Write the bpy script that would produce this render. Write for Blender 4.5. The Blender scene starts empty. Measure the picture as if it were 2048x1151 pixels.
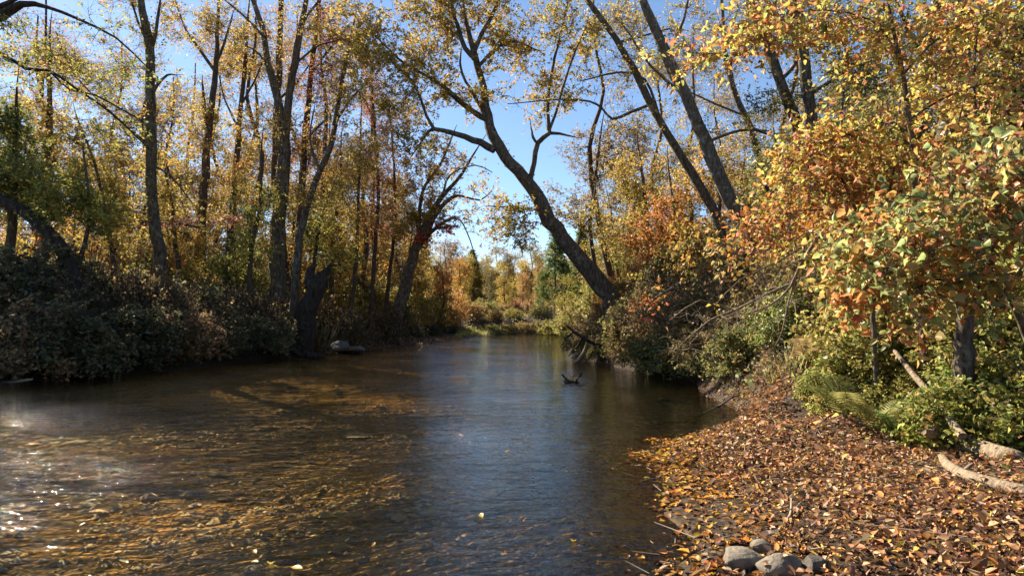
import bpy, math, random
import numpy as np
from mathutils import Vector, noise as mnoise

SC = bpy.context.scene
COL = SC.collection
rng = np.random.default_rng(11)
random.seed(11)

# ------------------------------------------------------------------ camera
F, HOR, CAMZ = 1334.0, 635.0, 1.5          # focal length in pixels of the 2048 px frame
PITCH = math.atan((HOR - 575.5) / F)
cam_d = bpy.data.cameras.new("camera")
cam = bpy.data.objects.new("camera", cam_d)
COL.objects.link(cam)
cam.location = (0, 0, CAMZ)
cam.rotation_euler = (math.pi / 2 + PITCH, 0, 0)
cam_d.sensor_width = 36.0
cam_d.lens = 36.0 * F / 2048.0
cam_d.clip_start = 0.05
cam_d.clip_end = 3000
SC.camera = cam

# ------------------------------------------------------------------ light
SUN_AZ, SUN_EL = math.radians(-43.5), math.radians(34.5)     # azimuth from +Y, negative = left
world = bpy.data.worlds.new("World")
SC.world = world
world.use_nodes = True
wn = world.node_tree.nodes
sky = wn.new("ShaderNodeTexSky")
sky.sky_type = 'NISHITA'
sky.sun_disc = False
sky.sun_elevation = SUN_EL
sky.sun_rotation = SUN_AZ
sky.air_density = 0.85
sky.dust_density = 0.1
sky.ozone_density = 3.0
wn["Background"].inputs[1].default_value = 0.06
world.node_tree.links.new(sky.outputs[0], wn["Background"].inputs[0])
sun_d = bpy.data.lights.new("sun", 'SUN')
sun_d.energy = 5.0
sun_d.angle = math.radians(0.5)
sun_d.color = (1.0, 0.90, 0.74)
sun = bpy.data.objects.new("sun", sun_d)
COL.objects.link(sun)
sun_dir = Vector((math.sin(SUN_AZ) * math.cos(SUN_EL), math.cos(SUN_AZ) * math.cos(SUN_EL), math.sin(SUN_EL)))
sun.rotation_euler = sun_dir.to_track_quat('Z', 'Y').to_euler()
sun.location = (-30, 20, 40)

vs = SC.view_settings
SC.display_settings.display_device = 'sRGB'
vs.view_transform = 'Standard'
vs.look = 'None'
vs.gamma = 1
vs.use_curve_mapping = False
vs.exposure = 1.65
cy = SC.cycles
cy.max_bounces = 8
cy.diffuse_bounces = 5
cy.glossy_bounces = 3
cy.transmission_bounces = 3
cy.transparent_max_bounces = 6
cy.caustics_reflective = False
cy.caustics_refractive = False
cy.use_denoising = True
cy.sample_clamp_indirect = 6

# ------------------------------------------------------------------ pixel <-> place
CP, SP = math.cos(PITCH), math.sin(PITCH)

def at(px, py, d):
    a, b = (px - 1024) / F, -(py - 575.5) / F
    v = np.array([a, CP - b * SP, SP + b * CP])
    v *= d / v[1]
    return v + np.array([0, 0, CAMZ])

def pix(P):
    P = np.asarray(P, float)
    q = P - np.array([0, 0, CAMZ])
    f = q[..., 1] * CP + q[..., 2] * SP
    u = -q[..., 1] * SP + q[..., 2] * CP
    return 1024 + F * q[..., 0] / f, 575.5 - F * u / f, f

# ------------------------------------------------------------------ terrain
LY = [-30, -10, 0, 8, 15.4, 17.1, 20, 25, 28.6, 34.5, 44.5, 54, 58, 62, 66, 70, 76, 82]
LX = [-34, -25, -20.5, -16, -11.9, -10.7, -9.4, -8.7, -6.9, -5.7, -4.1, -3.0, -1.8, 0.5, 5, 12, 26, 60]
RY = [-30, -10, 0, 3.9, 5, 6.2, 7.2, 8.0, 8.9, 9.4, 10.3, 12.9, 16, 20, 25, 36, 54, 58, 62, 66, 70]
RX = [-1.4, -.5, .3, 1.0, 1.25, 1.42, 1.6, 2.0, 2.8, 3.3, 3.65, 3.85, 4.4, 3.4, 2.4, 2.9, 4.7, 7, 13, 26, 60]

def sines(x, y, k, seed):
    r = np.random.default_rng(seed)
    out = 0
    for i in range(7):
        a, ph, f = r.uniform(0, 6.28), r.uniform(0, 6.28), k * r.uniform(.6, 1.7)
        out = out + np.sin((x * math.cos(a) + y * math.sin(a)) * f + ph)
    return out / 4.0

def sstep(a, b, t):
    u = np.clip((t - a) / (b - a), 0, 1)
    return u * u * (3 - 2 * u)

def side_s(x, y):
    wob = .18 * sines(x, y, 1.1, 5)
    return np.interp(y, LY, LX) - x + wob, x - np.interp(y, RY, RX) + wob

def beach_s(s, y):
    # the shore is wider close to the camera: slide the foot of the slope outward
    foot = np.interp(y, [4, 7, 8, 9.5], [4.3, 3.7, 2.7, 2.2])
    return s - (foot - 2.3) * sstep(.2, 1, s / foot)

def H(x, y):
    x = np.asarray(x, float); y = np.asarray(y, float)
    sl, sr = side_s(x, y)
    la = np.interp(sl, [-6, -2, -.5, 0, .4, 1.5, 4, 10, 40], [-.42, -.32, -.13, 0, .15, .95, 1.5, 1.7, 1.8])
    lb = np.interp(sl, [-4, -1.2, 0, 1.3, 2.6, 4.6, 12], [-.35, -.2, 0, .14, .3, 1.3, 1.7])
    l = la + (lb - la) * sstep(25.5, 29, y)
    ra = np.interp(sr, [-4, -1.5, -.4, 0, .25, .8, 3, 8, 30, 100], [-.42, -.32, -.16, 0, .3, 1.0, 1.7, 2.5, 5, 10])
    rb = np.interp(beach_s(sr, y), [-4, -2, -.9, -.4, 0, 1, 2.3, 2.9, 4.2, 6.5, 11, 30, 100],
                   [-.4, -.22, -.07, -.03, 0, .11, .3, .6, 1.5, 2.2, 3.0, 5, 10])
    r = rb + (ra - rb) * sstep(8.4, 10.6, y)
    m = sstep(-.5, .5, sr - sl)
    h = l + (r - l) * m
    s = np.maximum(sl, sr)
    amp = sstep(-.3, 2, s)
    h = h + .10 * sines(x, y, 1.3, 9) * amp * .8 + .018 * sines(x, y, 6, 3)
    far = sstep(70, 250, np.hypot(x, y))
    return h + far * 3.0 * (1 + .5 * sines(x, y, .03, 2))

# ------------------------------------------------------------------ materials
def new_mat(name):
    m = bpy.data.materials.new(name)
    m.use_nodes = True
    nt = m.node_tree
    nt.nodes.clear()
    out = nt.nodes.new("ShaderNodeOutputMaterial")
    return m, nt, out

def N(nt, t, **kw):
    n = nt.nodes.new("ShaderNode" + t)
    for k, v in kw.items():
        setattr(n, k, v)
    return n

def ramp(nt, stops):
    r = N(nt, "ValToRGB")
    el = r.color_ramp.elements
    while len(el) < len(stops):
        el.new(.5)
    for e, (p, c) in zip(el, stops):
        e.position = p
        e.color = (*c, 1)
    return r

def leaf_material(name, transl=.48, use_obj=False, rough=.45, gloss=.03):
    m, nt, out = new_mat(name)
    L = nt.links.new
    oi = N(nt, "ObjectInfo")
    if use_obj:
        colour = oi.outputs["Color"]
    else:
        at_ = N(nt, "Attribute"); at_.attribute_name = "col"
        mx = N(nt, "MixRGB", blend_type='MULTIPLY'); mx.inputs[0].default_value = 1
        L(at_.outputs["Color"], mx.inputs[1]); L(oi.outputs["Color"], mx.inputs[2])
        colour = mx.outputs[0]
    if use_obj:                                     # blotches and veins on the big leaves
        tc = N(nt, "TexCoord")
        no = N(nt, "TexNoise"); no.inputs["Scale"].default_value = 34; no.inputs["Detail"].default_value = 4
        L(tc.outputs["Object"], no.inputs["Vector"])
        rp = ramp(nt, [(.3, (.55, .5, .45)), (.55, (1, 1, 1)), (.75, (1.25, 1.1, .9))])
        L(no.outputs[0], rp.inputs[0])
        m2 = N(nt, "MixRGB", blend_type='MULTIPLY'); m2.inputs[0].default_value = 1
        L(colour, m2.inputs[1]); L(rp.outputs[0], m2.inputs[2])
        colour = m2.outputs[0]
    df = N(nt, "BsdfDiffuse"); tr = N(nt, "BsdfTranslucent"); gl = N(nt, "BsdfGlossy")
    gl.inputs["Roughness"].default_value = rough
    gl.inputs["Color"].default_value = (.9, .9, .85, 1)
    L(colour, df.inputs[0])
    g = N(nt, "Gamma"); g.inputs[1].default_value = .72
    L(colour, g.inputs[0]); L(g.outputs[0], tr.inputs[0])
    a = N(nt, "MixShader"); a.inputs[0].default_value = transl
    L(df.outputs[0], a.inputs[1]); L(tr.outputs[0], a.inputs[2])
    b = N(nt, "MixShader"); b.inputs[0].default_value = gloss
    L(a.outputs[0], b.inputs[1]); L(gl.outputs[0], b.inputs[2])
    L(b.outputs[0], out.inputs[0])
    return m

def bark_material(name, dark, mid, lichen, lichen_amt=.62, scale=9, bump=.6):
    m, nt, out = new_mat(name)
    L = nt.links.new
    tc = N(nt, "TexCoord")
    mp = N(nt, "Mapping"); mp.inputs["Scale"].default_value = (1, 1, .22)
    L(tc.outputs["Object"], mp.inputs[0])
    n1 = N(nt, "TexNoise"); n1.inputs["Scale"].default_value = scale * 2; n1.inputs["Detail"].default_value = 6; n1.inputs["Roughness"].default_value = .65
    L(mp.outputs[0], n1.inputs["Vector"])
    r1 = ramp(nt, [(.33, dark), (.62, mid)])
    L(n1.outputs[0], r1.inputs[0])
    n2 = N(nt, "TexNoise"); n2.inputs["Scale"].default_value = scale * .55; n2.inputs["Detail"].default_value = 5
    L(tc.outputs["Object"], n2.inputs["Vector"])
    r2 = ramp(nt, [(lichen_amt - .03, (0, 0, 0)), (lichen_amt + .05, (1, 1, 1))])
    L(n2.outputs[0], r2.inputs[0])
    mx = N(nt, "MixRGB"); L(r2.outputs[0], mx.inputs[0]); L(r1.outputs[0], mx.inputs[1])
    mx.inputs[2].default_value = (*lichen, 1)
    bs = N(nt, "BsdfPrincipled"); bs.inputs["Roughness"].default_value = .9
    bs.inputs["Specular IOR Level"].default_value = .2
    L(mx.outputs[0], bs.inputs["Base Color"])
    bp = N(nt, "Bump"); bp.inputs["Strength"].default_value = bump; bp.inputs["Distance"].default_value = .10
    L(n1.outputs[0], bp.inputs["Height"]); L(bp.outputs[0], bs.inputs["Normal"])
    L(bs.outputs[0], out.inputs[0])
    return m

def plain_material(name, c, rough=.9):
    m, nt, out = new_mat(name)
    bs = N(nt, "BsdfPrincipled")
    bs.inputs["Base Color"].default_value = (*c, 1)
    bs.inputs["Roughness"].default_value = rough
    bs.inputs["Specular IOR Level"].default_value = .2
    nt.links.new(bs.outputs[0], out.inputs[0])
    return m

M = {}
M['leaf'] = leaf_material("leaf_foliage")
M['bigleaf'] = leaf_material("leaf_blade", transl=.45, use_obj=True, rough=.4, gloss=.03)
M['litter'] = leaf_material("dry_leaf", transl=.15, gloss=.02, rough=.5)
M['litterleaf'] = leaf_material("dry_leaf_blade", transl=.15, use_obj=True, gloss=.02, rough=.5)
M['bark'] = bark_material("bark_dark", (.03, .023, .017), (.19, .145, .10), (.21, .20, .16), .60, bump=1.0)
M['barkgrey'] = bark_material("bark_grey", (.035, .028, .022), (.21, .165, .12), (.26, .25, .2), .60)
M['barkfar'] = bark_material("bark_brown", (.03, .02, .014), (.13, .09, .06), (.2, .17, .12), .68, bump=.3)
M['twig'] = plain_material("twig_bark", (.085, .062, .045))
M['twigpale'] = plain_material("twig_pale", (.30, .23, .16))
M['deadwood'] = bark_material("dead_wood", (.11, .08, .05), (.33, .25, .165), (.36, .3, .21), .66, scale=14, bump=.5)
M['rot'] = bark_material("rotten_wood", (.014, .011, .009), (.085, .062, .045), (.09, .08, .06), .70, scale=7, bump=1.0)

def ground_material():
    m, nt, out = new_mat("soil_and_river_bed")
    L = nt.links.new
    ge = N(nt, "NewGeometry")
    sx = N(nt, "SeparateXYZ"); L(ge.outputs["Position"], sx.inputs[0])
    # river bed gravel: cells of several sizes
    v1 = N(nt, "TexVoronoi"); v1.inputs["Scale"].default_value = 13; L(ge.outputs["Position"], v1.inputs["Vector"])
    v2 = N(nt, "TexVoronoi"); v2.inputs["Scale"].default_value = 34; L(ge.outputs["Position"], v2.inputs["Vector"])
    c1 = ramp(nt, [(0, (.15, .09, .03)), (.35, (.40, .24, .07)), (.65, (.55, .34, .10)), (.88, (.26, .20, .11)), (1, (.62, .48, .25))])
    c2 = ramp(nt, [(0, (.14, .08, .025)), (.5, (.44, .26, .07)), (.85, (.58, .37, .12)), (1, (.66, .54, .32))])
    s1 = N(nt, "SeparateColor"); L(v1.outputs["Color"], s1.inputs[0]); L(s1.outputs[0], c1.inputs[0])
    s2 = N(nt, "SeparateColor"); L(v2.outputs["Color"], s2.inputs[0]); L(s2.outputs[1], c2.inputs[0])
    mg = N(nt, "MixRGB"); mg.inputs[0].default_value = .55
    L(c1.outputs[0], mg.inputs[1]); L(c2.outputs[0], mg.inputs[2])
    nb = N(nt, "TexNoise"); nb.inputs["Scale"].default_value = .55; nb.inputs["Detail"].default_value = 5; L(ge.outputs["Position"], nb.inputs["Vector"])
    rb = ramp(nt, [(.32, (.55, .5, .45)), (.5, (.95, .88, .76)), (.68, (1.45, 1.15, .8))])
    L(nb.outputs[0], rb.inputs[0])
    bed = N(nt, "MixRGB", blend_type='MULTIPLY'); bed.inputs[0].default_value = 1
    L(mg.outputs[0], bed.inputs[1]); L(rb.outputs[0], bed.inputs[2])
    # land
    n3 = N(nt, "TexNoise"); n3.inputs["Scale"].default_value = 11; n3.inputs["Detail"].default_value = 8; n3.inputs["Roughness"].default_value = .7
    L(ge.outputs["Position"], n3.inputs["Vector"])
    land = ramp(nt, [(.3, (.015, .010, .006)), (.52, (.045, .028, .015)), (.72, (.11, .066, .034))])
    L(n3.outputs[0], land.inputs[0])
    mr = N(nt, "MapRange"); mr.inputs[1].default_value = -.05; mr.inputs[2].default_value = .01
    L(sx.outputs[2], mr.inputs[0])
    mx = N(nt, "MixRGB"); L(mr.outputs[0], mx.inputs[0]); L(bed.outputs[0], mx.inputs[1]); L(land.outputs[0], mx.inputs[2])
    bs = N(nt, "BsdfPrincipled"); bs.inputs["Roughness"].default_value = .85
    bs.inputs["Specular IOR Level"].default_value = .25
    L(mx.outputs[0], bs.inputs["Base Color"])
    bp = N(nt, "Bump"); bp.inputs["Strength"].default_value = .9; bp.inputs["Distance"].default_value = .03
    ad = N(nt, "Math", operation='ADD'); L(v1.outputs["Distance"], ad.inputs[0]); L(n3.outputs[0], ad.inputs[1])
    L(ad.outputs[0], bp.inputs["Height"]); L(bp.outputs[0], bs.inputs["Normal"])
    L(bs.outputs[0], out.inputs[0])
    return m

def water_material():
    m, nt, out = new_mat("river_water")
    L = nt.links.new
    ge = N(nt, "NewGeometry")
    def waves(rot, sc, scale, detail, dist):
        mp = N(nt, "Mapping"); mp.inputs["Rotation"].default_value = (0, 0, rot); mp.inputs["Scale"].default_value = sc
        L(ge.outputs["Position"], mp.inputs[0])
        n = N(nt, "TexNoise"); n.inputs["Scale"].default_value = scale; n.inputs["Detail"].default_value = detail
        n.inputs["Distortion"].default_value = dist
        L(mp.outputs[0], n.inputs["Vector"])
        return n
    a = waves(-.30, (.7, 1.5, 1), 2.6, 3, .5)
    b = waves(-.22, (.85, 1.4, 1), 9, 5, .8)
    c = waves(.5, (.8, 1.3, 1), 24, 2, .3)
    patch = N(nt, "TexNoise"); patch.inputs["Scale"].default_value = .35; patch.inputs["Detail"].default_value = 2
    L(ge.outputs["Position"], patch.inputs["Vector"])
    mr = N(nt, "MapRange"); mr.inputs[1].default_value = .35; mr.inputs[2].default_value = .65; mr.inputs[3].default_value = .45; mr.inputs[4].default_value = 1.1
    L(patch.outputs[0], mr.inputs[0])
    # riffle over the shallows on the left, smoother water down the middle channel
    sx = N(nt, "SeparateXYZ"); L(ge.outputs["Position"], sx.inputs[0])
    rf = N(nt, "MapRange", interpolation_type='SMOOTHSTEP'); rf.inputs[1].default_value = -8.0; rf.inputs[2].default_value = 1.5; rf.inputs[3].default_value = 1.12; rf.inputs[4].default_value = .27
    wob = N(nt, "TexNoise"); wob.inputs["Scale"].default_value = .22; wob.inputs["Detail"].default_value = 3; L(ge.outputs["Position"], wob.inputs["Vector"])
    wx = N(nt, "Math", operation='MULTIPLY_ADD'); wx.inputs[1].default_value = 12.0; L(wob.outputs[0], wx.inputs[0]); L(sx.outputs[0], wx.inputs[2])
    wy = N(nt, "Math", operation='SUBTRACT'); wy.inputs[1].default_value = 6.0; L(wx.outputs[0], wy.inputs[0]); L(wy.outputs[0], rf.inputs[0])
    m1 = N(nt, "Math", operation='MULTIPLY_ADD'); m1.inputs[1].default_value = .30
    L(b.outputs[0], m1.inputs[0]); L(a.outputs[0], m1.inputs[2])
    m2 = N(nt, "Math", operation='MULTIPLY_ADD'); m2.inputs[1].default_value = .17
    L(c.outputs[0], m2.inputs[0]); L(m1.outputs[0], m2.inputs[2])
    m3 = N(nt, "Math", operation='MULTIPLY'); L(m2.outputs[0], m3.inputs[0]); L(mr.outputs[0], m3.inputs[1])
    m4 = N(nt, "Math", operation='MULTIPLY'); L(m3.outputs[0], m4.inputs[0]); L(rf.outputs[0], m4.inputs[1])
    bp = N(nt, "Bump"); bp.inputs["Strength"].default_value = 1; bp.inputs["Distance"].default_value = .07
    L(m4.outputs[0], bp.inputs["Height"])
    fr = N(nt, "Fresnel"); fr.inputs[0].default_value = 1.33; L(bp.outputs[0], fr.inputs["Normal"])
    tr = N(nt, "BsdfTransparent"); tr.inputs[0].default_value = (.95, .87, .66, 1)
    gl = N(nt, "BsdfGlossy"); gl.inputs["Roughness"].default_value = .02
    L(bp.outputs[0], gl.inputs["Normal"])
    ms = N(nt, "MixShader"); L(fr.outputs[0], ms.inputs[0]); L(tr.outputs[0], ms.inputs[1]); L(gl.outputs[0], ms.inputs[2])
    L(ms.outputs[0], out.inputs[0])
    return m

def rock_material(name, c0, c1):
    m, nt, out = new_mat(name)
    L = nt.links.new
    tc = N(nt, "TexCoord")
    n = N(nt, "TexNoise"); n.inputs["Scale"].default_value = 9; n.inputs["Detail"].default_value = 9; n.inputs["Roughness"].default_value = .7
    L(tc.outputs["Object"], n.inputs["Vector"])
    r = ramp(nt, [(.3, c0), (.65, c1)]); L(n.outputs[0], r.inputs[0])
    n2 = N(nt, "TexNoise"); n2.inputs["Scale"].default_value = 40; n2.inputs["Detail"].default_value = 4; L(tc.outputs["Object"], n2.inputs["Vector"])
    bs = N(nt, "BsdfPrincipled"); bs.inputs["Roughness"].default_value = .85
    L(r.outputs[0], bs.inputs["Base Color"])
    bp = N(nt, "Bump"); bp.inputs["Strength"].default_value = .5; bp.inputs["Distance"].default_value = .02
    L(n2.outputs[0], bp.inputs["Height"]); L(bp.outputs[0], bs.inputs["Normal"])
    L(bs.outputs[0], out.inputs[0])
    return m
M['rock'] = rock_material("pale_rock", (.06, .047, .033), (.25, .205, .145))
M['rockdark'] = rock_material("wet_rock", (.03, .024, .018), (.12, .098, .072))

# ------------------------------------------------------------------ mesh helpers
def np_mesh(name, V, Fc, col=None, smooth=False):
    V = np.ascontiguousarray(V, dtype=np.float32).reshape(-1, 3)
    Fc = np.ascontiguousarray(Fc, dtype=np.int32)
    me = bpy.data.meshes.new(name)
    n, (m, k) = len(V), Fc.shape
    me.vertices.add(n); me.vertices.foreach_set("co", V.ravel())
    me.loops.add(m * k); me.loops.foreach_set("vertex_index", Fc.ravel())
    me.polygons.add(m); me.polygons.foreach_set("loop_start", np.arange(m, dtype=np.int32) * k)
    if smooth:
        me.polygons.foreach_set("use_smooth", np.ones(m, dtype=bool))
    me.update(calc_edges=True)
    if col is not None:
        a = me.attributes.new("col", 'FLOAT_COLOR', 'POINT')
        c = np.ones((n, 4), dtype=np.float32); c[:, :3] = col
        a.data.foreach_set("color", c.ravel())
    return me

def link(name, me, mat, parent=None, loc=None, **props):
    o = bpy.data.objects.new(name, me)
    COL.objects.link(o)
    if me is not None and mat is not None and not me.materials:
        me.materials.append(mat)
    if parent is not None:
        o.parent = parent
    if loc is not None:
        o.location = loc
    for k, v in props.items():
        o[k] = v
    return o

def root(name, loc, label, cat, group=None):
    o = bpy.data.objects.new(name, None)
    COL.objects.link(o)
    o.location = [float(v) for v in loc]
    o.empty_display_size = .2
    o["label"] = label; o["category"] = cat
    if group: o["group"] = group
    return o

def copy_tree(o, parent=None):
    c = o.copy(); COL.objects.link(c)
    if parent is not None: c.parent = parent
    for ch in list(o.children):
        copy_tree(ch, c)
    return c

def unit(v):
    v = np.asarray(v, float)
    return v / np.maximum(np.linalg.norm(v, axis=-1, keepdims=True), 1e-9)

def rand_unit(n, r=rng):
    return unit(r.normal(size=(n, 3)))

def segs_geom(p0, p1, r0, r1, n=3):
    p0 = np.asarray(p0, float); p1 = np.asarray(p1, float)
    d = unit(p1 - p0)
    ref = np.where(np.abs(d[:, 2:3]) > .9, np.array([[1., 0, 0]]), np.array([[0, 0, 1.]]))
    a = unit(np.cross(d, ref)); b = np.cross(d, a)
    th = np.arange(n) * 2 * math.pi / n
    ring = a[:, None, :] * np.cos(th)[None, :, None] + b[:, None, :] * np.sin(th)[None, :, None]
    v0 = p0[:, None] + ring * np.asarray(r0)[:, None, None]
    v1 = p1[:, None] + ring * np.asarray(r1)[:, None, None]
    V = np.stack([v0, v1], 1).reshape(-1, 3)
    s = len(p0)
    base = (np.arange(s) * 2 * n)[:, None]
    i = np.arange(n)[None]; j = (np.arange(n) + 1)[None] % n
    Fc = np.stack([base + i, base + j, base + n + j, base + n + i], -1).reshape(-1, 4)
    return V, Fc

def spline(P, R, step):
    P = np.asarray(P, float); R = np.asarray(R, float)
    Q = np.vstack([2 * P[0] - P[1], P, 2 * P[-1] - P[-2]])
    outp, outr = [], []
    for i in range(len(P) - 1):
        a, b, c, d = Q[i:i + 4]
        k = max(2, int(np.linalg.norm(c - b) / step))
        for t in np.arange(k) / k:
            outp.append(.5 * (2 * b + (c - a) * t + (2 * a - 5 * b + 4 * c - d) * t * t + (3 * b - a - 3 * c + d) * t ** 3))
            outr.append(R[i] + (R[i + 1] - R[i]) * t)
    outp.append(P[-1]); outr.append(R[-1])
    return np.array(outp), np.array(outr)

def loft(name, P, R, n=10, rough=.08, seed=0, cap=True):
    """A tube with lumpy, fluted cross-sections."""
    m = len(P)
    T = unit(np.gradient(P, axis=0))
    a = unit(np.cross(T[0], [0.13, 1, .02]))
    rr = np.random.default_rng(seed)
    ph = rr.uniform(0, 6.28, 3)
    V = []
    th = np.arange(n) * 2 * math.pi / n
    arc = np.concatenate([[0], np.cumsum(np.linalg.norm(np.diff(P, axis=0), axis=1))])
    for i in range(m):
        a = unit(a - T[i] * np.dot(a, T[i])); b = np.cross(T[i], a)
        s = arc[i]
        rad = R[i] * (1 + rough * (np.sin(3 * th + ph[0] + .5 * s) * .6 + np.sin(5 * th + ph[1] - .9 * s) * .4
                                   + .6 * np.sin(2 * th + ph[2] + 1.7 * s)) + rr.normal(size=n) * rough * .3)
        V.append(P[i] + a * (np.cos(th) * rad)[:, None] + b * (np.sin(th) * rad)[:, None])
    V = np.concatenate(V)
    i = np.arange(n); j = (i + 1) % n
    Fc = np.concatenate([np.stack([r * n + i, r * n + j, (r + 1) * n + j, (r + 1) * n + i], -1) for r in range(m - 1)])
    if cap:
        for r, c in ((0, P[0]), (m - 1, P[-1] + T[-1] * R[-1] * .4)):
            k = len(V); V = np.vstack([V, c[None]])
            Fc = np.vstack([Fc, np.stack([r * n + i, r * n + j, np.full(n, k), np.full(n, k)], -1)]) if False else Fc
            tri = np.stack([r * n + i[0::2], r * n + (i[0::2] + 1) % n, r * n + (i[0::2] + 2) % n, np.full(len(i[0::2]), k)], -1)
            Fc = np.vstack([Fc, tri])
    return np_mesh(name, V, Fc, smooth=True)

def pick(pal, n, r=rng, var=.22):
    """Colours for n leaves from a palette [(weight, (r,g,b)), ...]."""
    w = np.array([p[0] for p in pal], float); w /= w.sum()
    c = np.array([p[1] for p in pal])[r.choice(len(pal), n, p=w)]
    return np.clip(c * (1 + r.normal(size=(n, 1)) * var) * (1 + r.normal(size=(n, 3)) * .08), .004, .8)

def leaf_frames(n, r=rng, droop=.35):
    D = unit(rand_unit(n, r) * [1, 1, .6] + [0, 0, -droop])
    Nn = unit(np.cross(D, rand_unit(n, r)))
    return D, Nn

def leaf_geom(P, D, Nn, Ln, Wd, C, fine=False):
    n = len(P)
    S = np.cross(D, Nn)
    Ln = Ln[:, None]; Wd = Wd[:, None]
    if not fine:
        V = np.stack([P, P + D * Ln * .42 + S * Wd * .5 + Nn * Wd * .16, P + D * Ln - Nn * Ln * .12, P + D * Ln * .42 - S * Wd * .5 + Nn * Wd * .16], 1).reshape(-1, 3)
        Fc = (np.arange(n) * 4)[:, None] + np.arange(4)[None]
        return V, Fc, np.repeat(C, 4, 0)
    up = Nn * Wd * .2
    V = np.stack([P, P + D * Ln * .27 + S * Wd * .46 + up, P + D * Ln * .66 + S * Wd * .36 + up * .6 - Nn * Ln * .06, P + D * Ln - Nn * Ln * .16,
                  P + D * Ln * .66 - S * Wd * .36 + up * .6 - Nn * Ln * .06, P + D * Ln * .27 - S * Wd * .46 + up], 1).reshape(-1, 3)
    b = (np.arange(n) * 6)[:, None]
    Fc = np.concatenate([b + np.array([[0, 1, 2, 3]]), b + np.array([[0, 3, 4, 5]])])
    return V, Fc, np.repeat(C, 6, 0)

def leaf_template(name, kind=0, seed=0):
    """A single big leaf: oval or toothed outline with midrib fold and curl, unit length along +Y."""
    rr = np.random.default_rng(seed)
    if kind == 0:
        prof = [(.0, .02), (.12, .2), (.3, .31), (.5, .33), (.7, .25), (.86, .12), (1, 0)]
    elif kind == 1:
        prof = [(.0, .03), (.08, .26), (.25, .40), (.42, .36), (.48, .44), (.66, .22), (.82, .16), (1, 0)]
    elif kind == 3:                                 # lobed like a maple
        prof = [(.0, .03), (.08, .16), (.2, .50), (.3, .26), (.46, .52), (.56, .22), (.74, .24), (1, 0)]
    else:
        prof = [(.0, .02), (.1, .16), (.25, .22), (.4, .24), (.6, .22), (.8, .13), (1, 0)]
    curl = rr.uniform(-.5, .3); fold = rr.uniform(.2, .8)
    V, Fc = [], []
    for y, w in prof:
        z = curl * y * y + rr.normal() * .015
        V += [(0, y, z), (w * (1 + rr.normal() * .08), y - .02, z + fold * w + rr.normal() * .03), (-w * (1 + rr.normal() * .08), y - .02, z + fold * w + rr.normal() * .03)]
    for i in range(len(prof) - 1):
        a, b = 3 * i, 3 * i + 3
        Fc += [(a, a + 1, b + 1, b), (a, b, b + 2, a + 2)]
    return np_mesh(name, np.array(V), np.array(Fc), smooth=True)

LEAF_T = [leaf_template("leaf_oval", 0, 1), leaf_template("leaf_oval", 0, 2), leaf_template("leaf_broad", 1, 3), leaf_template("leaf_broad", 1, 4), leaf_template("leaf_narrow", 2, 5), leaf_template("leaf_lobed", 3, 6), leaf_template("leaf_lobed", 3, 7), leaf_template("leaf_torn", 1, 9)]
DRY_T = [me.copy() for me in LEAF_T] + [leaf_template("leaf_curled", k, 20 + k) for k in (0, 1, 2, 3, 3)]
for me in LEAF_T: me.materials.append(M['bigleaf'])
for me in DRY_T: me.materials.append(M['litterleaf'])

from mathutils import Matrix
def leaf_object(name, tmpl, p, d, nn, ln, wd, col, parent, org):
    o = bpy.data.objects.new(name, tmpl)
    COL.objects.link(o)
    s = np.cross(d, nn)
    mw = Matrix(((s[0] * wd, d[0] * ln, nn[0] * ln, p[0] - org[0]), (s[1] * wd, d[1] * ln, nn[1] * ln, p[1] - org[1]),
                 (s[2] * wd, d[2] * ln, nn[2] * ln, p[2] - org[2]), (0, 0, 0, 1)))
    if parent is not None: o.parent = parent
    o.matrix_local = mw
    o.color = (*[float(v) for v in col], 1)
    return o

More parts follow.
